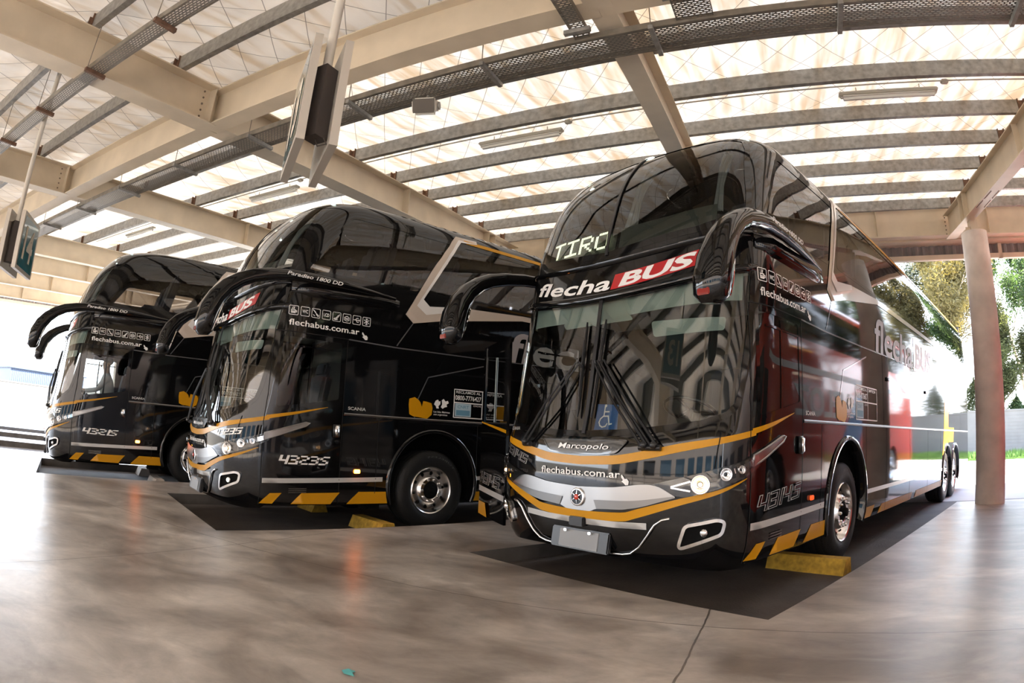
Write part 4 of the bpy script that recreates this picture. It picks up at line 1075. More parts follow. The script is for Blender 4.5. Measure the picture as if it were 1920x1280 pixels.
# girders
def girderY(x, y0, y1, wd=.22, dp=.50, splice=None):
    mb = MB()
    def seg(xa, xb, za, zb):
        vs = []
        for y in (y0, y1):
            for (xx, zz) in ((xa, za), (xb, za), (xb, zb), (xa, zb)): vs.append((xx, y, ZG(y)+zz))
        mb.add(vs, [(0,1,2,3)[::-1], (4,5,6,7), (0,1,5,4), (1,2,6,5), (2,3,7,6), (3,0,4,7)])
    seg(x-wd/2, x+wd/2, 0, .016); seg(x-wd/2, x+wd/2, dp-.016, dp); seg(x-.006, x+.006, .016, dp-.016)
    for y in (3.85-.13, 3.85+.13, 7.9, 11.0-.14, 11.0+.14):
        if y0 < y < y1:
            mb.add([(x-wd/2+.01, y-.006, ZG(y)+.016), (x+wd/2-.01, y-.006, ZG(y)+.016), (x+wd/2-.01, y-.006, ZG(y)+dp-.016), (x-wd/2+.01, y-.006, ZG(y)+dp-.016)]+[(x-wd/2+.01, y+.006, ZG(y)+.016), (x+wd/2-.01, y+.006, ZG(y)+.016), (x+wd/2-.01, y+.006, ZG(y)+dp-.016), (x-wd/2+.01, y+.006, ZG(y)+dp-.016)],
                   [(0,1,2,3), (7,6,5,4), (0,4,5,1), (1,5,6,2), (2,6,7,3), (3,7,4,0)])
    return mb
bolt = mat('bolt_dark', (.16, .12, .09), .6)
GX = [13.2, 8.5, 3.66, -1.16, -5.95, -10.1, -15.2, -17.7, -20.6, -23.6]
wds = {-5.95: .30, -10.1: .26}
for gx in GX:
    mbg = girderY(gx, -4.5, YE-.1, wds.get(gx, .22))
    mb = mbg; mb.m = 1
    for k in range(16):
        y = 9.35+k*.05+(.08 if k > 7 else 0); mb.sphere((gx-.085, y, ZG(y)+.52), .012, 6, 4)
        for sx_ in (-.07, .07): mb.sphere((gx+sx_, y, ZG(y)-.004), .010, 6, 4)
    for k in range(5):
        mb.sphere((gx+.02, 3.99, ZG(3.85)+.08+k*.085), .014, 6, 4); mb.sphere((gx-.1, YE-.18, ZG(YE)+.08+k*.085), .014, 6, 4); mb.sphere((gx+.03, 3.62, ZG(3.85)+.08+k*.085), .014, 6, 4)
    g = struct('roof_beam', mb, [cream, bolt])
    for y in PUR:      # purlin cleats stand on the top flange
        mb = MB(); mb.box(gx-.054, gx+.054, y+.036, y+.044, ZG(y)+.50, ZG(y)+.72); mb.box(gx-.054, gx-.046, y-.02, y+.10, ZG(y)+.50, ZG(y)+.72); mb.box(gx+.046, gx+.054, y-.02, y+.10, ZG(y)+.50, ZG(y)+.72)
        mb.build('purlin_cleat', rust, g)
# cross girders (along the row)
def girderX(y, x0, x1, wd=.22, dp=.48, z0=None):
    mb = MB(); z = ZG(y) if z0 is None else z0
    mb.box(x0, x1, y-wd/2, y+wd/2, z, z+.016); mb.box(x0, x1, y-wd/2, y+wd/2, z+dp-.016, z+dp); mb.box(x0, x1, y-.006, y+.006, z+.016, z+dp-.016)
    return mb
xs_ = [13.2]+[g for g in GX[1:]]
for a, b_ in zip(GX, GX[1:]):
    struct('roof_beam', girderX(3.85, b_+.02, a-.02), cream)
    struct('roof_beam', girderX(-4.4, b_+.02, a-.02), cream)
mb = MB(); z = 5.09
mb.box(X0, X1, YE-.13, YE+.13, z, z+.03); mb.box(X0, X1, YE-.13, YE+.13, z+.80, z+.83); mb.box(X0, X1, YE-.008, YE+.008, z+.03, z+.80)
x = X0
while x < X1: mb.box(x-.006, x+.006, YE-.12, YE+.12, z+.03, z+.80); x += 2.42
struct('roof_beam', mb, cream)
# corrugated fascia with lower lip beyond the edge beam and on the left end
mb = MB(); cor = mat('fascia_sheet', (.23, .21, .20), .6, noise=.3, nscale=3); n = 900
vs = []
for i in range(n+1):
    x = X0+(X1-X0)*i/n; o = [0, .03, .03, 0][i % 4]
    vs += [(x, YE+.45+o, 4.84), (x, YE+.45+o, 5.06)]
mb.add(vs, [(2*i, 2*i+2, 2*i+3, 2*i+1) for i in range(n)]); mb.m = 1
mb.box(X0, X1, YE+.40, YE+.52, 4.74, 4.84); x = X0+.6
while x < X1: mb.box(x-.04, x+.04, YE+.40, YE+.46, 4.74, 5.09); x += 3.6
mb.box(X0, X1, YE+.1, YE+.5, 5.05, 5.09)
struct('roof_trim', mb, [cor, cream])
mb = MB(); vs = []; n = 520
for i in range(n+1):
    y = YB+(YE-YB)*i/n; o = [0, .03, .03, 0][i % 4]; vs += [(X0-.25-o, y, 4.33+.06*y), (X0-.25-o, y, 4.60+.06*y)]
mb.add(vs, [(2*i, 2*i+2, 2*i+3, 2*i+1) for i in range(n)]); mb.m = 1
for (za, zb) in ((4.22, 4.33), (4.60, 5.05)):
    vs = []
    for y in (YB, YE+.5):
        for xx, zz in ((X0-.32, za), (X0-.2, za), (X0-.2, zb), (X0-.32, zb)): vs.append((xx, y, zz+.06*y))
    mb.add(vs, [(3,2,1,0), (4,5,6,7), (0,1,5,4), (1,2,6,5), (2,3,7,6), (3,0,4,7)])
struct('roof_trim', mb, [cor, cream])
# purlins, one per line and bay
for y in PUR:
    if y < -7: continue
    for a, b_ in zip(GX, GX[1:]):
        if y < 0 and a < -12: continue
        mb = MB(); z = ZG(y)+.505; t = .006
        prof = [(y, z), (y+.07, z), (y+.07, z+.02), (y+.07-t, z+.02), (y+.07-t, z+t), (y+t, z+t), (y+t, z+.195), (y+.07-t, z+.195), (y+.07-t, z+.18), (y+.07, z+.18), (y+.07, z+.2), (y, z+.2)]
        mb.prism([(p, q) for p, q in prof], 'x', b_+.06, a-.06)
        struct('purlin_beam', mb, galv)
# round concrete columns under the girders
colm = mat('column_concrete', (.74, .65, .57), .8, noise=.22, nscale=2.5, bump=.25, bscale=12)
for gx in (3.66, -1.16, -5.95, -10.1, -15.2, -20.6, 8.5):
    cx = gx+.08; mb = MB(); mb.lathe([(0,0),(0,.27),(4.70,.245),(4.70,0)], (cx, 11.02, 0), 'z', 48)
    mb.m = 1; mb.box(cx-.07, cx+.07, 10.93, 11.11, 4.70, ZG(11.0)); mb.box(cx-.16, cx+.16, 10.97, 10.99, 4.70, 4.80)
    mb.lathe([(1.95,.2585),(1.96,.2585)], (cx, 11.02, 0), 'z', 48)
    struct('column', mb, [colm, cream], 50)
# station building behind the camera, whose openings show in the paintwork
mb = MB(); z = 0
hallw = mat('plaster_wall', (.55, .46, .38), .7, noise=.1, nscale=1)
YW = -11.0
mb.box(-26, 14, YW-.2, YW, 0, 1.0); mb.box(-26, 14, YW-.2, YW, 3.2, 8.0); x = -26
while x < 14: mb.box(x, x+1.2, YW-.2, YW, 1.0, 3.2); x += 4.0
struct('wall_front', mb, hallw)
mb = MB(); mb.box(14.5, 14.8, -11, 9.0, 0, 5.6); mb.m = 1  # unseen end wall, added to keep bright yard reflections off the coach sides
for k in range(4): mb.box(14.44, 14.5, -9+k*4.6, -6.4+k*4.6, 0, 2.4)
struct('wall_right_added', mb, [hallw, mat('shutter_dark', (.08,.07,.07), .5)])
mb = MB(); x = -24.8; k = 0
while x < 13: mb.box(x, x+2.8, YW-.12, YW-.08, 1.0, 3.2); x += 4.0
struct('window_1', mb, glass('hall_glass', (.25, .32, .36)))
mb = MB()
for zz in (.45, .75, 1.05): mb.tube([(-22, -3.2, zz), (-9, -3.2, zz), (-8, -2.6, zz), (6, -2.6, zz)], .025, 6)
x = -22.
while x < 6.2: mb.tube([(x, -3.2 if x < -9 else -2.6, 0), (x, -3.2 if x < -9 else -2.6, 1.05)], .025, 6); x += 2.0
tag(mb.build('guard_rail', brushed, None, 50, rz=RY), 'steel guard rail in front of the station building', 'railing')

# ------------------------------------------------------------------ cable trays
def tray_mat():
    m = bpy.data.materials.new('perforated_steel'); m.use_nodes = True; nt = m.node_tree; b = nt.nodes['Principled BSDF']; N = nt.nodes.new; Lk = nt.links.new
    b.inputs['Base Color'].default_value = (.23, .21, .18, 1); b.inputs['Metallic'].default_value = .5; b.inputs['Roughness'].default_value = .5
    tc = N('ShaderNodeTexCoord'); br = N('ShaderNodeTexBrick'); br.inputs['Scale'].default_value = 1; br.inputs['Brick Width'].default_value = .05; br.inputs['Row Height'].default_value = .024
    br.inputs['Mortar Size'].default_value = .0085; br.inputs['Mortar Smooth'].default_value = 0; br.inputs['Color1'].default_value = (0,0,0,1); br.inputs['Color2'].default_value = (0,0,0,1); br.inputs['Mortar'].default_value = (1,1,1,1)
    Lk(tc.outputs['Object'], br.inputs['Vector']); Lk(br.outputs['Color'], b.inputs['Alpha'])
    return m
PERF = tray_mat(); TRM = mat('tray_steel', (.25, .22, .18), .5, metal=.5, noise=.3, nscale=9)
def tray(name, x0, x1, y0, y1, z, label, along='x', step=1.55, rods=True):
    t = thing(name, label, 'cable tray', (0,0,0), RY)
    mb = MB()
    mb.add([(x0,y0,z),(x1,y0,z),(x1,y1,z),(x0,y1,z)], [(0,1,2,3)]); mb.m = 1
    h = .06
    if along == 'x': mb.box(x0, x1, y0-.004, y0, z, z+h); mb.box(x0, x1, y1, y1+.004, z, z+h); mb.box(x0, x1, y0, y0+.018, z-.002, z+.001); mb.box(x0, x1, y1-.018, y1, z-.002, z+.001)
    else: mb.box(x0-.004, x0, y0, y1, z, z+h); mb.box(x1, x1+.004, y0, y1, z, z+h)
    mb.build('perforated_channel', [PERF, TRM], t)
    a = (x0 if along == 'x' else y0)+.5; e = x1 if along == 'x' else y1
    while a < e:
        mb = MB()
        if along == 'x': mb.box(a-.02, a+.02, y0-.05, y1+.03, z-.045, z-.004)
        else: mb.box(x0-.05, x1+.05, a-.02, a+.02, z-.045, z-.004)
        mb.build('strap', galv if (y1-y0) > .25 else rust, t)
        if rods and along == 'x':
            mb = MB(); mb.tube([(a, y0-.03, z-.03), (a, y0-.03, ZC(y0)-.02)], .005, 5); mb.build('hanger_rod', TRM, t)
        a += step
    return t
tray('cable_tray', -23, 12, 4.10, 4.43, 4.40, 'wide perforated steel cable tray running along the row above the coach fronts')
tray('cable_tray', -14, -1.0, 2.03, 2.19, 4.36, 'narrow cable tray with rusty straps crossing under the girder beside the pole of sign 14', step=1.3)
tray('cable_tray', -1.46, -1.33, 2.25, 4.085, 4.42, 'short narrow cable tray joining the wide tray by the middle girder', 'y', 1.2)
tray('cable_tray', -.58, -.28, 2.25, 4.085, 4.42, 'short broad cable tray joining the wide tray above the nose of coach 43145', 'y', 1.0)
# ------------------------------------------------------------------ fluorescent fixtures
fixb = mat('fixture_body', (.60, .56, .48), .5); tube_ = mat('fixture_cover', (.78, .76, .70), .25, coat=.3)
for cx, lb in ((1.58, 'fluorescent fixture under the purlin above the side of coach 43145'), (-3.22, 'fluorescent fixture under the roof between the speaker and the middle coach'), (-8.0, 'fluorescent fixture under the purlin just above the roof of coach 43235'), (-12.6, 'tiny fluorescent fixture under the purlin above coach 43215')):
    t = thing('ceiling_light', lb, 'light', W(cx, 6.76, 5.10), RY, 'fluorescent fixtures in a line')
    mb = MB(); mb.rbox((0,0,.03), (1.25,.11,.04), None, .3); mb.build('housing', fixb, t, 40)
    mb = MB(); mb.rbox((0,0,-.015), (1.21,.10,.07), None, .45); mb.build('cover', tube_, t, 50)
    mb = MB(); mb.tube([(-.4,0,.04),(-.4,0,.12)], .008, 6); mb.tube([(.4,0,.04),(.4,0,.12)], .008, 6); mb.tube([(-2.2,-.06,.115),(2.6,-.06,.115)], .010, 6); mb.rbox((.72,-.06,.10), (.10,.08,.05), None, .3); mb.build('conduit', fixb, t, 50)
# ------------------------------------------------------------------ loudspeakers
def speaker(x, y, z, rz, label):
    t = thing('loudspeaker', label, 'speaker', W(x, y, z), RY+rz, 'small loudspeakers on the cable tray')
    mb = MB(); R_ = Matrix.Rotation(math.radians(25), 3, 'X'); mb.rbox((0,0,0), (.24,.15,.16), R_, .2); mb.build('cabinet', fixb, t, 40)
    mb = MB(); mb.rbox(R_ @ Vector((0,-.074,0)), (.21,.012,.135), R_, .2); mb.build('grille', mat('speaker_grille', (.10,.085,.07), .7), t, 40)
    mb = MB(); mb.tube([(.13,.0,0),(.145,0,0)], .04, 12); mb.tube([(-.13,.0,0),(.14,0,0)], .015, 8); mb.tube([(0,.05,.05),(0,.06,.16)], .012, 6); mb.build('bracket', galv, t, 40)
speaker(-3.03, 4.22, 4.17, .35, 'small cream loudspeaker under the wide cable tray right of the hanging sign')
speaker(-13.2, 4.25, 4.15, -.6, 'tiny cream loudspeaker under the cable tray beside sign 14')
# ------------------------------------------------------------------ hanging bay signs
teal = mat('sign_teal', (.012, .16, .21), .18, coat=1); alu = mat('sign_aluminium', (.50, .46, .40), .4, metal=.3)
def bay_sign(x, y, num, label, zb, zt, grp='hanging bay signs'):
    a = math.atan2(.6, -.8)      # board runs away from the pole along this bearing
    t = thing('bay_sign', label, 'sign', W(x, y, 0), RY, grp)
    mb = MB(); mb.tube([(0,0,zb+.2),(0,0,ZC(y)-.05)], .030, 14); mb.build('pole', mat('sign_pole', (.55,.51,.45), .5), t, 50)
    d = Vector((-.8, .6, 0)); nrm = Vector((.6, .8, 0)); L_ = .68
    def board(off, face, near):
        b0 = Vector((0,0,0))-d*near+nrm*off
        mb = MB(); th = .05
        P4 = [b0+nrm*(-th/2), b0+d*L_+nrm*(-th/2), b0+d*L_+nrm*(th/2), b0+nrm*(th/2)]
        mb.add([(p.x, p.y, zb) for p in P4]+[(p.x, p.y, zt) for p in P4], [(3,2,1,0), (4,5,6,7), (0,1,5,4), (1,2,6,5), (2,3,7,6), (3,0,4,7)])
        bo = mb.build('panel', alu, t)
        mb = MB(); e = .045; q = b0+nrm*(face*(th/2+.002))
        A_, B_ = q+d*e, q+d*(L_-e)
        mb.add([(A_.x, A_.y, zb+e), (B_.x, B_.y, zb+e), (B_.x, B_.y, zt-e), (A_.x, A_.y, zt-e)], [(0,1,2,3)])
        mb.m = 1; q2 = b0+nrm*(face*(th/2+.005)); o_, dr = (q2, d) if face > 0 else (q2+d*L_, -d)
        text(mb, num, lambda u, v: ((o_+dr*u).x, (o_+dr*u).y, v), .15, zb+.16, .38, .36, bold=.03)
        mb.build('number_face', [teal, mat('sign_digits', (.62, .55, .44), .5)], bo)
    board(.095, 1, .12); board(-.095, -1, .12)
    mb = MB(); mb.box(-.055,.055,-.055,.055,zb+.07,zb+.55); mb.tube([(-.07,-.05,zb+.52),(.07,.08,zb+.52)], .006, 5); mb.tube([(-.07,-.05,zb+.48),(.07,.08,zb+.48)], .006, 5)
    mb.tube([(.05,.02,zb+.08),(.08,.02,zb+.03),(.03,.0,zb+.02),(0,0,zb+.08)], .005, 5); mb.build('cable_box', mat('cable_box_dark', (.05,.04,.035), .7), t)
bay_sign(-2.37, 2.24, '13', 'double-sided bay sign seen edge-on, hanging from a pole in front of the middle coach', 2.65, 3.37)
bay_sign(-7.37, 2.24, '14', 'teal bay sign showing the number 14, hanging from a slim pole', 2.55, 3.22)
# ------------------------------------------------------------------ wheel stops
for i, (a, b_) in enumerate((('yellow concrete wheel stop before the front wheel of the nearest coach', 0), ('yellow concrete wheel stop before the front wheel of the middle coach', 1), ('pale worn wheel stop before the front wheel of the farthest coach', 2))):
    ox, oy = ROW[0]*i, ROW[1]*i
    for sx_ in ((-1.80, -2.62), (-3.85, -4.45)):
        mb = MB(); mb.prism([(5.72, LANE), (5.98, LANE), (5.93, LANE+.15), (5.78, LANE+.15)], 'x', sx_[0]+ox, sx_[1]+ox, lambda v: (v[0], v[1]+oy-(.15 if i else 0), v[2]))
        lab = a if sx_[0] > -3 else a.replace('before the front wheel', 'on the far side, under the nose')
        o = mb.build('wheel_stop', yconc if i < 2 else mat('pale_concrete', (.42,.38,.33), .8, noise=.2, nscale=8), None, 40); tag(o, lab, 'wheel stop', 'wheel stops in the bays')
mb = MB(); mb.add([(0,0,0),(.05,.012,.004),(.075,.06,.001),(.04,.05,.006),(.015,.065,.002),(-.02,.03,.001)], [(0,1,2,3,4,5)])
o = mb.build('paper_scrap', mat('teal_paper', (.10,.42,.42), .7)); o.location = (-2.46, 1.20, .003); o.rotation_euler.z = -.5; tag(o, 'small scrap of teal paper lying on the platform floor', 'litter')
# ------------------------------------------------------------------ coaches
B1 = (-3.318, 3.664); B2 = (-7.890, 1.704); B3 = (-12.545, -0.305)
c1 = coach(*B1, '43145', 'black double-decker coach numbered 43145 with lit headlamps and an open front door', True, True, True, True, False)
c2 = coach(*B2, '43235', 'black double-decker coach numbered 43235 standing between two others', False, False, True)
c3 = coach(*B3, '43215', 'black double-decker coach numbered 43215 with a driver at the wheel', False, False, False)
# open door leaf of the nearest coach
def door_leaf():
    a = Vector((-1.36,.42,0)); b_ = Vector((-2.24,.80,0)); d = (b_-a).normalized(); n = Vector((d.y, -d.x, 0)); n = n if n.y < 0 else -n; L_ = (b_-a).length
    def fn(u, v, e=0.): p = b_-d*u+n*(.03+e+.02*math.sin(PI*min(1, max(0, u/L_)))); return (p.x, p.y, v)
    mb = MB()
    def slab(u0, u1, z0, z1, z0b=None, th=.03):
        vs = [fn(u0, z0), fn(u1, z0b if z0b is not None else z0), fn(u1, z1), fn(u0, z1)]; k = [(v[0]-n.x*th, v[1]-n.y*th, v[2]) for v in vs]
        mb.add(vs+k, [(0,1,2,3), (7,6,5,4), (0,4,5,1), (1,5,6,2), (2,6,7,3), (3,7,4,0)])
    slab(0, L_, .36, 1.42); slab(0, .10, 1.42, 2.28); slab(L_-.10, L_, 1.42, 2.28); slab(0, L_, 2.18, 2.30)
    dl = mb.build('entry_door', black, c1, 40, label='opened front door leaf')
    mb = MB(); mb.add([fn(.1,1.42,-.012), fn(L_-.1,1.42,-.012), fn(L_-.1,2.18,-.012), fn(.1,2.18,-.012)], [(0,1,2,3)]); mb.build('door_glass', MATS['door_glass'], dl)
    mb = MB(); mb.add([fn(.02,1.42,.004), fn(.02,1.435,.004), fn(L_,1.335,.004), fn(L_,1.30,.004)], [(0,3,2,1)]); mb.m = 0
    mb.add([fn(0,.37,.004), fn(.42,.37,.004), fn(.33,.52,.004), fn(0,.52,.004)], [(0,1,2,3)]); mb.build('yellow_stripe', yellow, dl)
    mb = MB(); mb.add([fn(0,.64,.004), fn(L_,.60,.004), fn(L_,.66,.004), fn(0,.70,.004)], [(0,1,2,3)]); mb.build('silver_stripe', silver, dl)
    mb = MB(); fleet(mb, '43145', lambda u, v, e=0.: fn(u, v, .004+e), .08, .74, .70, .13, True, -.04); mb.build('fleet_number', [silver, black], dl)
    mb = MB(); 
    mb.tube([fn(.35, 1.0, -.07), fn(.35, 2.15, -.07)], .014, 8); mb.build('grab_rail', brushed, dl)
door_leaf()
# ------------------------------------------------------------------ red coach in the bay right of the frame (seen mirrored in the nearest coach)
redp = mat('red_paint', (.78, .06, .03), .1, coat=1); bluep = mat('blue_paint', (.03,.14,.42), .1, coat=1)
rc = thing('coach', 'red coach with white VELOZ lettering, mirrored in the side of coach 43145', 'bus', (B1[0]-ROW[0]+.05, B1[1]-ROW[1]+.5, LANE))
rb_ = M_['body'].copy(); rb_.materials.clear(); rb_.materials.append(redp)
link('body', rb_, rc); link('windscreen', M_['windscreen'], rc); link('upper_windscreen', M_['upper'], rc); [link('side_window', m, rc) for m in M_['up']]; link('driver_window', M_['dwL'], rc); link('door_window', M_['dwR'], rc)
link('roof_skin', M_['roof'], rc); link('deck_floor', M_['decks'], rc); link('chassis', M_['chassis'], rc); link('wheel_well', M_['archwell'], rc)
for yc in (2.78, 9.74, 11.02):
    for sg in (1, -1):
        w_ = link('wheel', WHL[0], rc); w_.location = (sg*1.215, yc, .525); w_.rotation_euler.z = 0 if sg > 0 else PI
        for n_, k in (('rim', 1), ('hub_cap', 2)): link(n_, WHL[k], w_)
mb = MB(); spoly(mb, SD([(1.5,2.50),(1.5,2.62),(13.4,2.62),(13.4,2.50)], -1), .004); text(mb, 'VELOZ', lambda u, v: SP(s_side(7.0-u, v, -1), v, .004), 0, 1.75, 3.2, .5, bold=.03); mb.m = 1
spoly(mb, SD([(5.5,.45),(7.5,2.3),(8.6,2.3),(7.0,.45)], -1), .006); mb.m = 0; spoly(mb, SD([(7.6,.45),(9.0,2.4),(9.5,2.4),(9.0,.45)], -1), .005)
mb.build('side_lettering', [white, bluep], rc)
# ------------------------------------------------------------------ driver of the farthest coach
def driver():
    x, y, z = B3[0]+.62, B3[1]+1.07, LANE
    t = thing('person', 'driver in a white shirt and dark tie seated at the wheel of the farthest coach', 'person', (x, y, z))
    verts = {'pel': (0,.05,1.40,.15), 'bel': (0,.04,1.52,.145), 'che': (0,.0,1.70,.16), 'shl': (0,-.01,1.83,.12), 'nek': (0,-.01,1.93,.055), 'he1': (0,-.03,2.02,.075), 'he2': (0,-.02,2.11,.09), 'he3': (0,-.01,2.17,.06),
             'ls': (-.18,-.01,1.82,.07), 'le': (-.25,-.16,1.60,.048), 'lw': (-.16,-.42,1.56,.032), 'rs': (.18,-.01,1.82,.07), 're': (.25,-.16,1.60,.048), 'rw': (.16,-.42,1.56,.032),
             'lh': (-.1,.02,1.38,.10), 'lk': (-.15,-.40,1.40,.075), 'la': (-.15,-.50,1.03,.05), 'lf': (-.15,-.64,.99,.04), 'rh': (.1,.02,1.38,.10), 'rk': (.15,-.40,1.40,.075), 'ra': (.15,-.50,1.03,.05), 'rf': (.15,-.64,.99,.04)}
    E_ = [('pel','bel'),('bel','che'),('che','shl'),('shl','nek'),('nek','he1'),('he1','he2'),('he2','he3'),('shl','ls'),('ls','le'),('le','lw'),('shl','rs'),('rs','re'),('re','rw'),('pel','lh'),('lh','lk'),('lk','la'),('la','lf'),('pel','rh'),('rh','rk'),('rk','ra'),('ra','rf')]
    keys = list(verts); me = bpy.data.meshes.new('body')
    vv = [verts[k][:3] for k in keys]; rr = [verts[k][3] for k in keys]; ee = [(keys.index(a), keys.index(b)) for a, b in E_]
    for sd in (-1, 1):      # five fingers on each hand, curled over the wheel rim
        wi = keys.index('lw' if sd < 0 else 'rw'); wx, wy, wz, _ = verts['lw' if sd < 0 else 'rw']
        pi_ = len(vv); vv.append((wx, wy-.06, wz+.005)); rr.append(.030); ee.append((wi, pi_))
        for k in range(4):
            o = (k-1.5)*.019; l = [.9, 1, .95, .78][k]
            a = len(vv); vv += [(wx+o, wy-.10, wz+.015), (wx+o, wy-.10-.032*l, wz+.008), (wx+o, wy-.10-.045*l, wz-.022*l)]; rr += [.009, .008, .007]; ee += [(pi_, a), (a, a+1), (a+1, a+2)]
        a = len(vv); vv += [(wx-sd*.035, wy-.06, wz-.01), (wx-sd*.045, wy-.10, wz-.02)]; rr += [.010, .009]; ee += [(pi_, a), (a, a+1)]
    me.from_pydata(vv, ee, []); o = bpy.data.objects.new('body', me); sc.collection.objects.link(o)
    md = o.modifiers.new('skin', 'SKIN'); sk = me.skin_vertices[0].data
    for i, r in enumerate(rr): sk[i].radius = (r, r)
    sk[0].use_root = True
    o.modifiers.new('sub', 'SUBSURF').levels = 2; o.modifiers['sub'].render_levels = 2
    bpy.context.view_layer.update(); dg = bpy.context.evaluated_depsgraph_get(); m2 = bpy.data.meshes.new_from_object(o.evaluated_get(dg)); bpy.data.objects.remove(o)
    skinm = mat('skin', (.42,.25,.17), .5); shirt = mat('white_shirt', (.75,.76,.78), .8); trou = mat('dark_trousers', (.02,.02,.03), .8)
    m2.materials.clear()
    for m in (skinm, shirt, trou): m2.materials.append(m)
    for p in m2.polygons:
        c = p.center; p.use_smooth = True
        p.material_index = 2 if (c.z < 1.46 and not (abs(c.x) > .1 and c.y < -.1 and c.z > 1.5)) else (1 if (c.z < 1.90 and c.y > -.40) else 0)
    link('body', m2, t)
    mb = MB(); mb.sphere((0,-.0,2.135), .098, 16, 10, (.92,1.0,.82)); hair = mb.build('hair', mat('dark_hair', (.02,.015,.012), .7), t, 60)
    mb = MB(); mb.add([(-.015,-.145,1.87),(.015,-.145,1.87),(.035,-.185,1.60),(0,-.18,1.54),(-.035,-.185,1.60)], [(0,1,2,3,4)]); mb.add([(-.015,-.135,1.87),(.015,-.135,1.87),(.035,-.17,1.60),(0,-.17,1.54),(-.035,-.17,1.60)], [(0,1,2,3,4)]); mb.build('tie', blackm, t)
    mb = MB(); mb.sphere((-.035,-.105,2.07), .011, 8, 6); mb.sphere((.035,-.105,2.07), .011, 8, 6); mb.build('eyes', blackm, t, 60)
    mb = MB(); mb.sphere((0,-.125,2.035), .017, 8, 6, (.8,1.2,1.5)); mb.sphere((-.092,-.01,2.05), .022, 8, 6, (.4,.8,1.2)); mb.sphere((.092,-.01,2.05), .022, 8, 6, (.4,.8,1.2)); mb.build('nose_and_ears', skinm, t, 60)
    mb = MB(); mb.sphere((0,-.108,1.992), .022, 10, 6, (1.2,.4,.3)); mb.build('mouth', mat('lips', (.3,.1,.08), .5), t, 60)
driver()
# ------------------------------------------------------------------ yard beyond
mb = MB(); wallm = mat('block_wall', (.12,.113,.106), .9, noise=.15, nscale=1.2)
mb.box(-70, 60, 41.0, 41.3, LANE, 2.75); mb.box(-70, 60, 40.97, 41.33, 2.75, 2.85)
for k in range(12):
    mb.box(-70, 60, 40.992, 41.0, LANE+.22*k+.2, LANE+.22*k+.21)
struct('wall_back', mb, wallm)
mb = MB(); mb.box(-44.3, -44, -30, 41, LANE, 2.25); mb.box(-44.35, -43.95, -30, 41, 2.25, 2.33)
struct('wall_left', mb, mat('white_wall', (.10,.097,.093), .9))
mb = MB(); rnd = random.Random(8)
mb.box(-40, 60, 36.6, 40.98, LANE, LANE+.10)
for i in range(9000):
    x = rnd.uniform(6, 26); y = rnd.uniform(36.5, 40.9); h = rnd.uniform(.1, .45)*(.5+.7*abs(math.sin(x*.7))); a = rnd.uniform(0, PI); w2 = .03
    mb.add([(x-w2*math.cos(a), y-w2*math.sin(a), LANE+.1), (x+w2*math.cos(a), y+w2*math.sin(a), LANE+.1), (x+rnd.uniform(-.1,.1), y+rnd.uniform(-.1,.1), LANE+.1+h)], [(0,1,2)])
o = struct('grass', mb, mat('grass', (.07,.14,.015), .8, noise=.4, nscale=3)); o['kind'] = 'stuff'; tag(o, 'bright green grass strip along the foot of the far wall', 'grass')
# trees beyond the wall
bark = mat('pale_bark', (.34,.27,.20), .9, noise=.3, nscale=4)
def leafmat(n, c):
    m = mat(n, c, .7, noise=.35, nscale=1.5); nt = m.node_tree; b = nt.nodes['Principled BSDF']; b.inputs['Transmission Weight'].default_value = 0
    o_ = nt.nodes['Material Output']; tr = nt.nodes.new('ShaderNodeBsdfTranslucent'); tr.inputs[0].default_value = (c[0]*1.5, c[1]*1.5, c[2]*1.2, 1); mx = nt.nodes.new('ShaderNodeMixShader'); mx.inputs[0].default_value = .45
    nt.links.new(b.outputs[0], mx.inputs[1]); nt.links.new(tr.outputs[0], mx.inputs[2]); nt.links.new(mx.outputs[0], o_.inputs[0]); return m
LV = [leafmat('leaves_olive', (.06,.07,.028)), leafmat('leaves_yellow', (.11,.09,.03)), leafmat('leaves_green', (.04,.07,.02))]
def tree(x, y, H_, seed, lm, label, dens_=1.0, spread=2.6, lean=0.):
    r = random.Random(seed); t = thing('tree', label, 'tree', W(x, y, LANE), r.uniform(0, 6), 'trees beyond the far wall')
    tr = MB(); tips = []
    def grow(p, d, L_, rad, lev):
        pts_ = [p]; q = Vector(p); dd = Vector(d)
        for i in range(5):
            dd = (dd+Vector((r.uniform(-.18,.18), r.uniform(-.18,.18), r.uniform(-.04,.14)))).normalized(); q = q+dd*L_/5; pts_.append(q.copy())
            if lev > 0 and i > 0 and r.random() < (.85 if lev > 1 else .9):
                nd = (dd+Vector((r.uniform(-1,1), r.uniform(-1,1), r.uniform(-.15,.6)))*.8).normalized(); grow(q, nd, L_*.55, rad*(1-i/6)*.6, lev-1)
        tr.tube(pts_, [rad*(1-.75*i/5) for i in range(6)], 6 if lev > 1 else 4, cap=False); tips.extend(pts_[2:] if lev < 2 else pts_[4:])
    grow(Vector((0,0,0)), Vector((lean,0,1)), H_*.85, H_*.022, 3)
    tr.build('trunk', bark, t, 60)
    lf = MB(); nl = int(26000*dens_/max(1, len(tips)))+1
    for tp in tips:
        for _ in range(nl):
            c = tp+Vector((r.gauss(0,.33), r.gauss(0,.33), r.gauss(-.1,.33)))*(spread/2.6)
            a, b_ = r.uniform(0, 2*PI), r.uniform(-1.2, .4); u = Vector((math.cos(a)*math.cos(b_), math.sin(a)*math.cos(b_), math.sin(b_)))*r.uniform(.10,.22); v = u.orthogonal().normalized()*r.uniform(.03,.06)
            lf.add([c-u, c+v, c+u, c-v], [(0,1,2,3)])
    lf.build('foliage', lm, t)
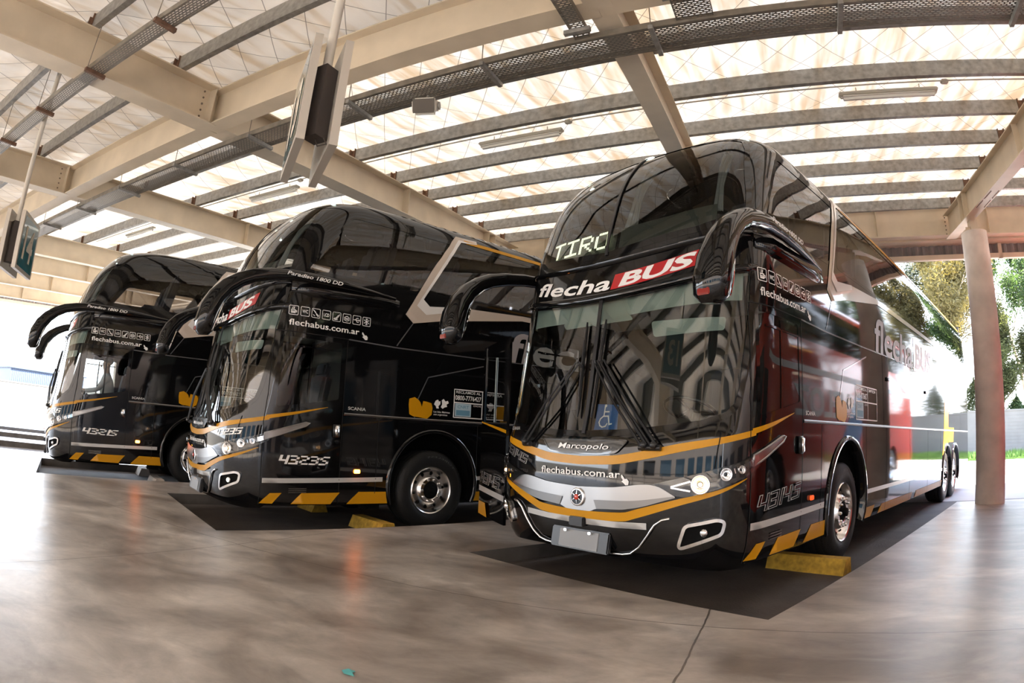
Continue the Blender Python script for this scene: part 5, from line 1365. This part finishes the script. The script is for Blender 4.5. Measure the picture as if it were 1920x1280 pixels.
TREES = [(7.6,45.5,12,1,0,'olive tree rising behind the roof line of coach 43145'),(10.4,44.5,11.5,2,1,'yellowish tree with thin branches over the rear corner of coach 43145'),(13.2,46.5,13,14,1,'tall yellow-green tree half hidden by the round column'),
         (16.2,44.8,7.5,5,0,'low olive tree just right of the round column'),(19.0,47,12,16,2,'green tree behind the low olive tree right of the column'),
         (24,45,11,7,1,'yellow tree mirrored in the side of coach 43145'),(29.5,45,12,8,2,'broad green tree mirrored in the side of coach 43145'),(35.5,45,12,9,0,'olive tree mirrored in the side of coach 43145'),(42,45.5,12,3,1,'last yellow tree along the far wall')]
for x, y, h, sd, k, lb in TREES: tree(x, y, h, sd, LV[k], lb, 1.0 if h > 8 else 1.1)
def shrub(x, y, h, sd, lm, label):
    r = random.Random(sd); t = thing('shrub', label, 'shrub', W(x, y, LANE), 0, 'shrubs behind the far wall')
    st = MB(); lf = MB()
    for k in range(9):
        a = r.uniform(0, 2*PI); tip = Vector((math.cos(a)*r.uniform(.3,1.3), math.sin(a)*r.uniform(.2,.8), h*r.uniform(.6,.95))); st.tube([(0,0,0), tip*.5+Vector((.1,0,.3)), tip], [.05,.035,.012], 5)
    st.build('stems', bark, t, 60)
    for i in range(5200):
        u = r.uniform(0, 2*PI); q = r.random()**.5; z = h*(.18+.85*r.random()); w_ = 1.9*math.sin(PI*min(1, (z/h)*.78+.2))*(1+.25*math.sin(3*u+sd))
        c = Vector((math.cos(u)*q*w_, math.sin(u)*q*w_*.6, z+r.gauss(0,.15)))
        a, b_ = r.uniform(0, 2*PI), r.uniform(-1.2, .4); e = Vector((math.cos(a)*math.cos(b_), math.sin(a)*math.cos(b_), math.sin(b_)))*r.uniform(.08,.16); v = e.orthogonal().normalized()*r.uniform(.03,.06)
        lf.add([c-e, c+v, c+e, c-v], [(0,1,2,3)])
    lf.build('foliage', lm, t)
for i in range(12):
    x = 7.0+i*3.3; shrub(x, 43.7+.3*math.sin(i*2.1), 4.6+1.3*math.sin(i*1.7)+.6*math.sin(i*.9), 40+i, LV[(0,1,0,2,1)[i % 5]], 'leafy shrub showing over the far block wall')
# blue shed over the left wall
t = thing('shed', 'pale blue corrugated shed showing over the white wall at the left', 'building', W(-47.6, 16.8, LANE), RY)
mb = MB(); n = 60; mb.box(-2, 2, -1.6, 4.5, 0, 3.45); mb.m = 1
for i in range(40): mb.box(2.0, 2.03, -1.6+i*.155, -1.55+i*.155, .1, 3.4)
mb.box(-2.15, 2.15, -1.75, 4.65, 3.45, 3.55); mb.build('shed_body', [mat('blue_sheet', (.035,.055,.10), .6), mat('blue_sheet_rib', (.025,.04,.08), .6)], t)
